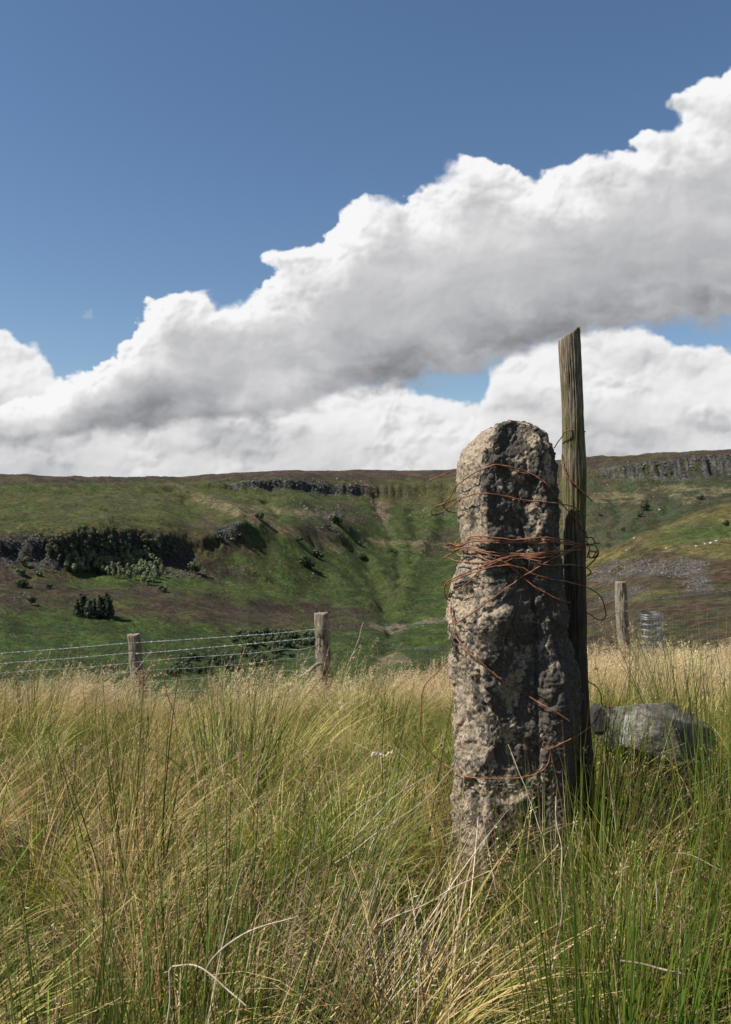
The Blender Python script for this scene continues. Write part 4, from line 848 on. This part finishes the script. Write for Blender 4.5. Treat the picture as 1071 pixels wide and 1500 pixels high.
for a, c, h, lab in ((1050,794,4.6,'pale boulder rightmost of the row on the near spur'),(1041,797,4.2,'pale boulder in the row on the near spur, second from right'),(1033,799,3.6,'pale boulder in the middle of the row on the near spur'),(1020,801,3.4,'pale boulder leftmost of the row on the near spur'),(976,806,3.4,'small white rock on the spur above the scree'),(917,808,3.2,'small white rock low on the near spur left of the scree'),(966,748,4,'white rock on the far slope right of the two bushes'),(929,790,3,'tiny white rock on the lower edge of the near spur')):
    p = on_hill(a, c); s = h/F*p[1]/2; V, Fc = rock(int(a), 2, 8, (s*1.2, s, s*.8), flat=.5)
    me = mesh('boulder', V, Fc, False); vcol(me, np.full((len(V), 3), .5)); ob('boulder', me, m_scree, label=lab, cat='rock', loc=tuple(p+np.array([0, 0, s*.3])))

# ------------------------------------------------------------------ grass, rushes and dead stalks of the pasture
m_grass = leaf_mat('grass_blades', .24, .12, .32, .022); m_rushm = leaf_mat('rush_stems', .06, .45, .15)
def ribbons(rs, n, spread, L, wd, a0, a1, wind, cb, ct, segs=4, prism=False, tipc=None, taper=.7, az=None, base=None, cvar=.34):
    """n curved blades; every argument pair is a range"""
    U = lambda p: rs.uniform(p[0], p[1], n)
    if base is None: q = spread*np.sqrt(rs.rand(n)); th = rs.rand(n)*6.28; base = np.stack([q*np.cos(th), q*np.sin(th), np.zeros(n)-.02], -1)
    else: th = rs.rand(n)*6.28
    if az is None: az = th+rs.normal(size=n)*.6
    Ln, W_, A0, A1 = U(L), U(wd), U(a0), U(a1); t = np.linspace(0, 1, segs+1)
    ang = A0[:, None]+(A1-A0)[:, None]*t[None]**1.4; ds = Ln[:, None]/segs
    am = (ang[:, 1:]+ang[:, :-1])/2; H = np.concatenate([np.zeros((n, 1)), np.cumsum(np.sin(am)*ds, 1)], 1); Zz = np.concatenate([np.zeros((n, 1)), np.cumsum(np.cos(am)*ds, 1)], 1)
    X = base[:, 0:1]+H*np.cos(az)[:, None]+wind*Ln[:, None]*t[None]**2; Yv = base[:, 1:2]+H*np.sin(az)[:, None]+wind*.25*Ln[:, None]*t[None]**2; Z = base[:, 2:3]+Zz
    C_ = np.stack([X, Yv, Z], -1)                                         # n, s+1, 3
    w = W_[:, None]*np.clip(1-t[None]**(2 if prism else 1.3)*taper, .08, 1)/2
    yaw = rs.rand(n)*6.28; k = 3 if prism else 2; vs = []
    for j in range(k):
        a = yaw+j*2*np.pi/k; off = np.stack([np.cos(a), np.sin(a), np.zeros(n)], -1)[:, None]*w[..., None]; vs.append(C_+off)
    V = np.stack(vs, 2).reshape(-1, 3); m = segs+1
    i = (np.arange(n)[:, None, None]*m+np.arange(segs)[None, :, None])*k; fc = []
    for j in range(k if prism else 1):
        j2 = (j+1) % k; fc.append(np.stack([i+j, i+j2, i+k+j2, i+k+j], -1).reshape(-1, 4))
    cb, ct = np.array(cb), np.array(ct); cb = cb if cb.ndim == 2 else cb[None]; ct = ct if ct.ndim == 2 else ct[None]
    c0 = cb[rs.randint(len(cb), size=n)]*rs.uniform(1-cvar, 1+cvar, n)[:, None]; c1 = ct[rs.randint(len(ct), size=n)]*rs.uniform(1-cvar, 1+cvar, n)[:, None]
    c = c0[:, None]*(1-t[None, :, None]**1.3)+c1[:, None]*t[None, :, None]**1.3
    if tipc is not None: c[:, -1] = np.array(tipc)*rs.uniform(.6, 1.3, n)[:, None]
    return V, np.concatenate(fc), np.repeat(c, k, 1).reshape(-1, 3), C_
def heads(rs, C_, m, length, size, col, droop=.3):
    """seed heads: small spikelets round the top of each culm"""
    n = len(C_); tip = C_[:, -1]; d = C_[:, -1]-C_[:, -2]; d /= np.linalg.norm(d, axis=1)[:, None]+1e-9
    u = rs.rand(n, m); P = tip[:, None]-d[:, None]*(u*length)[..., None]; r = rs.normal(size=(n, m, 3)); r[..., 2] *= .5; r[..., 0] += droop
    P = P+r*size*1.3*(.3+u[..., None]); ax = d[:, None]*size*rs.uniform(.7, 1.6, (n, m, 1))+r*size*.7; sd_ = np.cross(ax, rs.normal(size=(n, m, 3))); sd_ /= np.linalg.norm(sd_, axis=-1)[..., None]+1e-9; sd_ *= size*.22
    V = np.stack([P-sd_, P+sd_, P+ax+sd_*.5, P+ax-sd_*.5], 2).reshape(-1, 3); q = np.arange(n*m*4).reshape(-1, 4)
    c = np.array(col)[None]*rs.uniform(.65, 1.3, n*m)[:, None]; return V, q, np.repeat(c, 4, 0)
GREEN = [(.115,.165,.012),(.17,.21,.016),(.090,.140,.012),(.25,.25,.03)]; LUSH = [(.070,.135,.010),(.110,.180,.014)]
STRAW = [(.50,.35,.13),(.58,.44,.19),(.40,.26,.10),(.38,.31,.10)]; DEAD = [(.42,.33,.21),(.32,.23,.13),(.54,.45,.31),(.24,.15,.08)]; RUSH = [(.070,.120,.010),(.105,.165,.012),(.050,.085,.010),(.16,.18,.018)]
def build_tuft(seed, spec, m=None):
    rs = np.random.RandomState(seed); Vs, Fs, Cs = [], [], []; o = 0
    def add(V, f, c):
        nonlocal o
        Vs.append(V); Fs.append(f+o); Cs.append(c); o += len(V)
    for kind, n in spec:
        if kind == 'green': r = ribbons(rs, n, .11, (.16, .38), (.0022, .0042), (.05, .55), (.7, 1.9), .09, GREEN, GREEN, 4, tipc=None)
        elif kind == 'lush': r = ribbons(rs, n, .10, (.14, .32), (.0026, .005), (.02, .35), (.3, 1.3), .04, LUSH, GREEN, 4)
        elif kind == 'broad': r = ribbons(rs, n, .09, (.25, .48), (.0055, .009), (.1, .5), (.7, 1.8), .05, LUSH, [(.13,.21,.02),(.16,.22,.03)], 6)
        elif kind == 'hair': r = ribbons(rs, n, .12, (.18, .42), (.0013, .0022), (.05, .6), (.8, 2.2), .14, GREEN+STRAW, STRAW, 5)
        elif kind == 'culm': r = ribbons(rs, n, .11, (.34, .62), (.0014, .0024), (.0, .3), (.2, .9), .28, [(.20,.20,.07),(.28,.22,.09)], STRAW, 5, taper=.5)
        elif kind == 'thatch': r = ribbons(rs, n, .16, (.15, .40), (.002, .0042), (.7, 1.45), (1.2, 1.9), .02, DEAD, DEAD, 4)
        elif kind == 'rush': r = ribbons(rs, n, .09, (.40, .78), (.0026, .0040), (.0, .22), (.04, .45), .05, RUSH, RUSH, 5, True, tipc=(.20,.10,.035), taper=.92)
        elif kind == 'deadrush': r = ribbons(rs, n, .10, (.22, .50), (.0026, .0046), (.1, .7), (.4, 1.7), .14, DEAD, DEAD, 5, True, taper=.8)
        elif kind == 'mound': r = ribbons(rs, n, .07, (.28, .56), (.0028, .0052), (.02, .50), (.8, 2.3), .07, GREEN, GREEN+STRAW[:1], 6)
        elif kind == 'drymound': r = ribbons(rs, n, .07, (.30, .60), (.0024, .0042), (.02, .55), (.8, 2.3), .10, GREEN[1:2]+STRAW, STRAW, 6)
        add(*r[:3])
        if kind == 'culm': add(*heads(rs, r[3], 13 if m else 11, .10, .0085 if m else .0042, (.50,.40,.23), .5))
        if kind == 'rush':
            s_ = rs.rand(n) < .22
            if s_.any():
                Cq = r[3][s_][:, :5]; add(*heads(rs, Cq, 14, .010, .0042, (.20,.115,.055), .2))
    V = np.concatenate(Vs); me = mesh('grass_tuft', V, np.concatenate(Fs), False); vcol(me, np.concatenate(Cs)); me.materials.append(m or m_grass); return me
TUFTS = {
 'meadow': [build_tuft(500+i, [('green', 70), ('hair', 22), ('thatch', 12)]) for i in range(4)],
 'lush': [build_tuft(510+i, [('lush', 85), ('broad', 12), ('green', 30), ('thatch', 8)]) for i in range(3)],
 'straw': [build_tuft(520+i, [('hair', 55), ('culm', 16), ('green', 44), ('thatch', 12)]) for i in range(4)],
 'brow': [build_tuft(530+i, [('culm', 60), ('hair', 70), ('green', 34)], m_grass) for i in range(4)],
 'mound': [build_tuft(570+i, [('mound', 260), ('drymound', 60), ('thatch', 14)]) for i in range(4)],
 'drymound': [build_tuft(580+i, [('drymound', 230), ('mound', 60), ('culm', 30), ('thatch', 14)]) for i in range(4)],
 'rushy': [build_tuft(540+i, [('rush', 16), ('green', 30), ('deadrush', 6), ('thatch', 8)], m_grass) for i in range(4)],
 'rushdense': [build_tuft(550+i, [('rush', 46), ('lush', 20), ('deadrush', 7)], m_grass) for i in range(3)],
 'dead': [build_tuft(560+i, [('deadrush', 26), ('thatch', 36), ('hair', 22)], m_grass) for i in range(3)]}
def scatter(name, kinds, P, scale, rot, pickv, label, tilt):
    """one object: tufts standing on the points of a mesh"""
    me = bpy.data.meshes.new(name); me.vertices.add(len(P)); me.vertices.foreach_set('co', np.asarray(P, 'f4').ravel())
    for nm, dt, ar in (('scl', 'FLOAT', scale), ('pk', 'INT', pickv), ('rot', 'FLOAT_VECTOR', rot)):
        a = me.attributes.new(nm, dt, 'POINT'); a.data.foreach_set('vector' if dt == 'FLOAT_VECTOR' else 'value', np.ascontiguousarray(ar, 'i4' if dt == 'INT' else 'f4').ravel())
    o = ob(name, me, kind='stuff', label=label)
    src = bpy.data.collections.new(name+'_tufts')
    for k, t in enumerate(TUFTS[kinds]): s_ = bpy.data.objects.new('%s_%02d' % (name, k), t); src.objects.link(s_)
    g = bpy.data.node_groups.new(name+'_scatter', 'GeometryNodeTree'); g.interface.new_socket('Geometry', in_out='INPUT', socket_type='NodeSocketGeometry'); g.interface.new_socket('Geometry', in_out='OUTPUT', socket_type='NodeSocketGeometry')
    N_ = g.nodes; gi, go = N_.new('NodeGroupInput'), N_.new('NodeGroupOutput'); ci = N_.new('GeometryNodeCollectionInfo'); ci.inputs['Collection'].default_value = src; ci.inputs['Separate Children'].default_value = True; ci.inputs['Reset Children'].default_value = True
    ip = N_.new('GeometryNodeInstanceOnPoints'); ip.inputs['Pick Instance'].default_value = True
    def attr(nm, dt): n_ = N_.new('GeometryNodeInputNamedAttribute'); n_.data_type = dt; n_.inputs['Name'].default_value = nm; return n_.outputs['Attribute']
    L_ = g.links; mp = N_.new('GeometryNodeMeshToPoints'); L_.new(gi.outputs[0], mp.inputs[0]); L_.new(mp.outputs[0], ip.inputs['Points']); L_.new(ci.outputs[0], ip.inputs['Instance']); L_.new(attr('pk', 'INT'), ip.inputs['Instance Index'])
    er = N_.new('FunctionNodeEulerToRotation'); L_.new(attr('rot', 'FLOAT_VECTOR'), er.inputs[0]); L_.new(er.outputs[0], ip.inputs['Rotation']); L_.new(attr('scl', 'FLOAT'), ip.inputs['Scale']); L_.new(ip.outputs[0], go.inputs[0])
    md = o.modifiers.new('scatter', 'NODES'); md.node_group = g; return o
rs = np.random.RandomState(31)
# candidate points over the near pasture
def cand(n):
    r_ = np.sqrt(rs.uniform(1.6**2, 13.4**2, int(n*1.25))); a = rs.uniform(R(-32), R(32), len(r_)); P = np.stack([r_*np.sin(a), r_*np.cos(a)-1.8], -1); r_ = np.hypot(P[:, 0], P[:, 1])
    P2 = P[(P[:, 1] > .1) & (r_ > .62)]; return P2, np.hypot(P2[:, 0], P2[:, 1])
PT, rr = cand(int(R(33)*11.6**2*58)); keep = rs.rand(len(PT)) < np.interp(rr, [0, 2, 4, 12], [.55, .62, .8, .95]); PT, rr = PT[keep], rr[keep]
def foot(px, D, rx_, ry_):
    cx_ = (px-535.5)/F*D; return ((PT[:, 0]-cx_)/rx_)**2+((PT[:, 1]-D)/ry_)**2 > 1
keep = foot(752, 2.92, .19, .17) & foot(962, 3.8, .28, .20) & foot(843, 3.13, .07, .07); PT, rr = PT[keep], rr[keep]
pz = near_z(PT[:, 0], PT[:, 1]); x_, y_ = PT[:, 0], PT[:, 1]; qx = 535.5+F*x_/np.maximum(y_, .3)
nA = fbm(x_/.9+7, y_/.9+3, 951, 3); nB = fbm(x_/1.6+17, y_/1.6+3, 952, 3); nC = fbm(x_/.45+7, y_/.45+3, 953, 3); u_ = rs.rand(len(PT))
kind = np.full(len(PT), 0)                                      # 0 meadow 1 lush 2 straw 3 brow 4 rushy 5 rushdense 6 dead
straw_w = ss(3.4, 6.2, y_+nB*1.6)*.75+.30+nA*.9-.25*(qx > 830)*(y_ < 5)
kind[u_ < straw_w] = 2
kind[(y_+nB*.8 > 5.4) & (u_ < .80)] = 3
kind[(nC+nA*.5 < -.16) & (y_ < 6.5)] = 1
kind[((nB > .02) & (rs.rand(len(PT)) < .5) & (y_ < 5))] = 4
right = (x_ > .55*y_/2.6) & (y_ < 4.3)
kind[right & (rs.rand(len(PT)) < .62)] = 4; kind[right & (rs.rand(len(PT)) < .30)] = 5
kind[(rs.rand(len(PT)) < .10+.30*(nA > .05)*(y_ < 3.4)*(qx < 640)) & (y_ < 4.5)] = 6
lowl = (x_ < -.28*y_) & (y_ < 2.6); kind[lowl & (rs.rand(len(PT)) < .4)] = 1
sc = rs.uniform(.72, 1.2, len(PT))*np.interp(y_, [0, 1.6, 3, 5, 7, 11], [.78, .92, .95, .76, .56, .52])*(1+.55*fbm(x_/.55+31, y_/.55+77, 960, 2))
near_stone = ((x_-.4)**2+(y_-2.6)**2) < .10; sc = np.where(near_stone, sc*.85, sc); kind[near_stone & (kind >= 4)] = 0
near_b = (np.abs(x_-1.25) < .5) & (y_ > 2.9) & (y_ < 3.75); sc = np.where(near_b, sc*.95, sc)
cull = (y_ < .95) & (np.abs(x_) < 1); sc = np.where(cull, sc*.6, sc)
gap = fbm(x_/.30+11, y_/.30+21, 971, 2)                                   # tussocks with dark hollows between
sel = (gap > -.16) | (rs.rand(len(PT)) < .25) | (y_ > 6.5)
PT, x_, y_, pz, qx, kind, sc = PT[sel], x_[sel], y_[sel], pz[sel], qx[sel], kind[sel], sc[sel]*(1+.5*np.clip(gap[sel], -.4, .5))
rot = np.stack([rs.normal(size=len(PT))*.09, rs.normal(size=len(PT))*.09+.04, rs.uniform(-.9, .9, len(PT))], -1)
for k, (nm, kd, lab) in enumerate((('meadow_grass', 'meadow', 'mixed green and dry grass'), ('green_grass', 'lush', 'short lush green grass'), ('straw_grass', 'straw', 'dry straw coloured grass with thin seed heads'), ('seeding_grass', 'brow', 'pale seeding grass blown to the right along the brow'), ('rush_and_grass', 'rushy', 'grass mixed with green rush stems'), ('rushes', 'rushdense', 'dense green rushes'), ('dead_grass', 'dead', 'bleached dead stalks and thatch'))):
    s_ = kind == k
    P3 = np.column_stack([x_, y_, pz])[s_]
    rr_ = rot[s_].copy()
    if k in (0, 1, 6): rr_[:, 2] = rs.uniform(-3.14, 3.14, len(rr_))
    scatter(nm, kd, P3, sc[s_], rr_, rs.randint(0, len(TUFTS[kd]), len(P3)), lab, 0)

MP, mr = cand(int(R(33)*11.6**2*26)); good = []; cell = {}
for i in range(len(MP)):                                              # tussocks keep their distance
    k_ = (int(MP[i, 0]//.26), int(MP[i, 1]//.26)); x0, y0 = MP[i]; ok = True
    for a in (-1, 0, 1):
        for c in (-1, 0, 1):
            for j in cell.get((k_[0]+a, k_[1]+c), ()):
                if (MP[j, 0]-x0)**2+(MP[j, 1]-y0)**2 < .235**2: ok = False
    if ok: cell.setdefault(k_, []).append(i); good.append(i)
PT = MP[good]; keep = foot(752, 2.92, .23, .21) & foot(962, 3.75, .42, .36) & foot(843, 3.13, .14, .14) & ((PT[:, 1] > 1.15) | (np.abs(PT[:, 0]) > 1.1)); PT = PT[keep]
x_, y_ = PT[:, 0], PT[:, 1]; pz = near_z(x_, y_); nA = fbm(x_/.9+7, y_/.9+3, 951, 3); n_ = len(PT)
dry = (rs.rand(n_)+nA*1.1+.35*((x_ > .45) & (y_ < 4.5))) < np.interp(y_, [1, 3, 5, 7], [.56, .54, .70, .92])
sc = rs.uniform(.62, 1.15, n_)*np.interp(y_, [0, 1.5, 3, 5, 7, 11], [.72, .90, .98, .80, .62, .58]); rot = np.stack([rs.normal(size=n_)*.10, rs.normal(size=n_)*.10+.08, rs.uniform(-.8, .8, n_)], -1)
for nm, kd, s_, lab in (('green_tussocks', 'mound', ~dry, 'arching green grass tussocks'), ('dry_tussocks', 'drymound', dry, 'arching straw coloured grass tussocks')):
    scatter(nm, kd, np.column_stack([x_, y_, pz])[s_], sc[s_], rot[s_], rs.randint(0, 4, int(s_.sum())), lab, 0)
# big rush clumps, each a plant of its own
def rush_clump(px, D, n, spread, L, lean_x, label, seed, dead=.12, wd=(.0028, .0046), a1=(.05, .5), wind=0.0, lean_y=0.0):
    rs = np.random.RandomState(seed); x = (px-535.5)/F*D; z = float(near_z(np.array([x]), np.array([D]))[0])
    Vs, Fs, Cs = [], [], []; o = 0
    for cnt, cols, tip, LL in ((int(n*(1-dead)), RUSH, (.20,.095,.03), L), (max(3, int(n*dead)), DEAD, None, (L[0]*.6, L[1]*.9))):
        r = ribbons(rs, cnt, spread, LL, wd, (.0, .26), a1, wind, cols, cols, 6, True, tipc=tip, taper=.93)
        V = r[0].copy(); V[:, 0] += lean_x*np.maximum(V[:, 2], 0); V[:, 1] += lean_y*np.maximum(V[:, 2], 0); Vs.append(V); Fs.append(r[1]+o); Cs.append(r[2]); o += len(V)
        if tip:
            s_ = rs.rand(cnt) < .25; Cq = r[3][s_][:, :6].copy(); Cq[..., 0] += lean_x*np.maximum(Cq[..., 2], 0); Cq[..., 1] += lean_y*np.maximum(Cq[..., 2], 0)
            h = heads(rs, Cq, 18, .012, .0045, (.22,.125,.06), .2); Vs.append(h[0]); Fs.append(h[1]+o); Cs.append(h[2]); o += len(h[0])
    me = mesh('rush_clump', np.concatenate(Vs), np.concatenate(Fs), False); vcol(me, np.concatenate(Cs))
    return ob('rush_clump', me, m_rushm, label=label, cat='rush clump', loc=(x, D, z))
rush_clump(345, 3.9, 150, .16, (.42, .72), .04, 'dark green rush clump in the middle of the meadow left of the stone', 1)
rush_clump(390, 2.1, 120, .20, (.45, .86), .16, 'large rush clump in the lower centre leaning right, mixed with brown stems', 2, dead=.3)
rush_clump(250, 1.75, 46, .13, (.4, .72), .04, 'upright rush clump low in the picture left of the bleached stalk', 3)
rush_clump(40, 1.45, 34, .10, (.4, .66), -.16, 'coarse dark rush clump in the bottom left corner', 4, wd=(.0034, .005))
rush_clump(880, 2.25, 130, .20, (.42, .72), .03, 'dense bright rush clump in front of the boulder', 5)
rush_clump(1075, 2.75, 90, .13, (.7, 1.12), .02, 'tallest rush clump at the right edge reaching above the fence wire', 6, dead=.05, a1=(.02, .3))
rush_clump(1000, 4.5, 26, .10, (.5, .88), -.30, 'thin dark rush clump leaning left behind the boulder', 7, wd=(.003, .0045), a1=(.05, .35))
rush_clump(985, 1.75, 120, .18, (.36, .60), .0, 'dark shaded rush clump in the bottom right corner', 8, wd=(.0036, .0055))
rush_clump(450, 2.15, 130, .20, (.40, .72), .42, 'fan of bleached dead rush stems leaning right towards the stone', 21, dead=.88, wd=(.003, .0052), a1=(.1, .7))
rush_clump(90, 1.75, 60, .13, (.40, .66), -.06, 'thick dark rush clump at lower left between straw tussocks', 22, wd=(.0036, .0056), dead=.2)
rush_clump(700, 1.9, 46, .14, (.30, .5), .06, 'short green rush clump low in front of the stone', 23, wd=(.0032, .005))
rush_clump(500, 2.8, 60, .15, (.4, .66), .12, 'sparse rush clump just left of the stone foot', 9, dead=.35)
rush_clump(815, 2.55, 90, .15, (.35, .60), .02, 'slender rush clump against the foot of the stake', 10)
rush_clump(742, 2.45, 60, .15, (.24, .42), .02, 'low rush clump hiding the foot of the stone', 24, dead=.25)
rush_clump(120, 3.2, 50, .16, (.4, .62), -.05, 'rush clump at the left with thin brown tips', 12, dead=.3)
# bleached stalks one can follow across the grass
m_stalk, b, pr, _ = mat('bleached_stalk'); pos = b.n('ShaderNodeNewGeometry').outputs['Position']; setp(b, pr, Base_Color=b.mix(b.ramp(b.noise(pos, 35, 4), .35, .65), (.26, .19, .12), (.46, .38, .27)), Roughness=.7)
def stalk(pts, label, w=.0026, w1=.0012):
    w *= .72; P = spline([at(*p) for p in pts], .012); P = P+.006*np.stack([noise3(P*14+k, 990+k) for k in range(3)], -1); me = mesh('dead_stalk', *tube(P, np.linspace(w, w1, len(P)), 5)); ob('dead_stalk', me, m_stalk, label=label, cat='stalk')
stalk([(300,1440,1.55),(312,1405,1.52),(345,1375,1.5),(390,1358,1.5),(440,1341,1.5)], 'thick bleached stalk arching right in the lower centre grass', .0030)
stalk([(245,1500,1.5),(250,1440,1.5),(254,1414,1.5),(300,1420,1.45),(360,1475,1.4)], 'bleached stalk bent over sharply near the bottom edge', .0024)
stalk([(560,1355,1.9),(620,1325,1.9),(670,1296,1.9),(720,1274,1.9)], 'long pale stalk slanting up right below the stone', .0026)
stalk([(490,1265,2.3),(560,1215,2.3),(620,1172,2.35),(665,1125,2.4)], 'long grey stalk slanting up to the left edge of the stone', .0028)
stalk([(485,1230,2.3),(520,1190,2.3),(560,1160,2.35),(600,1135,2.4)], 'shorter grey stalk above the long one left of the stone', .0026)
stalk([(500,1245,2.3),(545,1200,2.3),(580,1165,2.35),(634,1135,2.4)], 'tan stalk lying between the two grey ones left of the stone', .0022)
stalk([(910,1408,1.6),(950,1416,1.6),(1000,1428,1.6)], 'straight cut bleached stalk lying level at lower right', .0030, .0026)
stalk([(962,1290,1.9),(964,1340,1.9),(972,1398,1.9)], 'upright pale broken stalk at lower right', .0022, .0022)
stalk([(808,1430,1.8),(820,1350,1.8),(822,1270,1.8),(814,1165,1.85)], 'tall pale upright stalk in front of the stone foot', .0024)
stalk([(745,1090,2.5),(765,1140,2.45),(790,1210,2.4),(800,1250,2.3)], 'thin tan stalk lying across the lower face of the stone', .0016)
stalk([(1008,1035,2.9),(1003,1100,2.9),(1000,1170,2.9)], 'pale upright stalk standing before the boulder', .0026, .0018)
stalk([(985,1250,2.2),(1010,1253,2.2),(1056,1274,2.15)], 'bleached stalk drooping right among the lower right rushes', .0024)
stalk([(165,1030,5),(180,1005,5),(205,975,5),(222,953,5)], 'dry stem leaning right in front of the left fence post', .0036)
stalk([(505,990,3.6),(520,950,3.6),(528,925,3.6),(532,910,3.6)], 'single reddish stem standing up right of the middle fence post', .0016)
# wool caught in the grass
m_wool, b, pr, _ = mat('sheep_wool'); setp(b, pr, Base_Color=(.62, .55, .45), Roughness=.95)
for a, c, D, w_, lab in ((495,1036,5.2,.030,'white scrap of sheep wool caught in straw grass left of the stone'), (512,1000,6.2,.018,'small scrap of wool on the grass near the middle fence post'), (556,1104,3.6,.02,'tiny tuft of wool low left of the stone')):
    r_ = np.random.RandomState(int(a)); out = []
    for k in range(20):
        p = at(a, c, D)+r_.normal(size=3)*np.array([w_, w_*.4, w_*.25]); out.append(tube([p, p+r_.normal(size=3)*w_*.35, p+r_.normal(size=3)*w_*.45], .0022, 4))
    v, f_ = join(out); ob('wool_tuft', mesh('wool_tuft', v, f_), m_wool, label=lab, cat='wool')
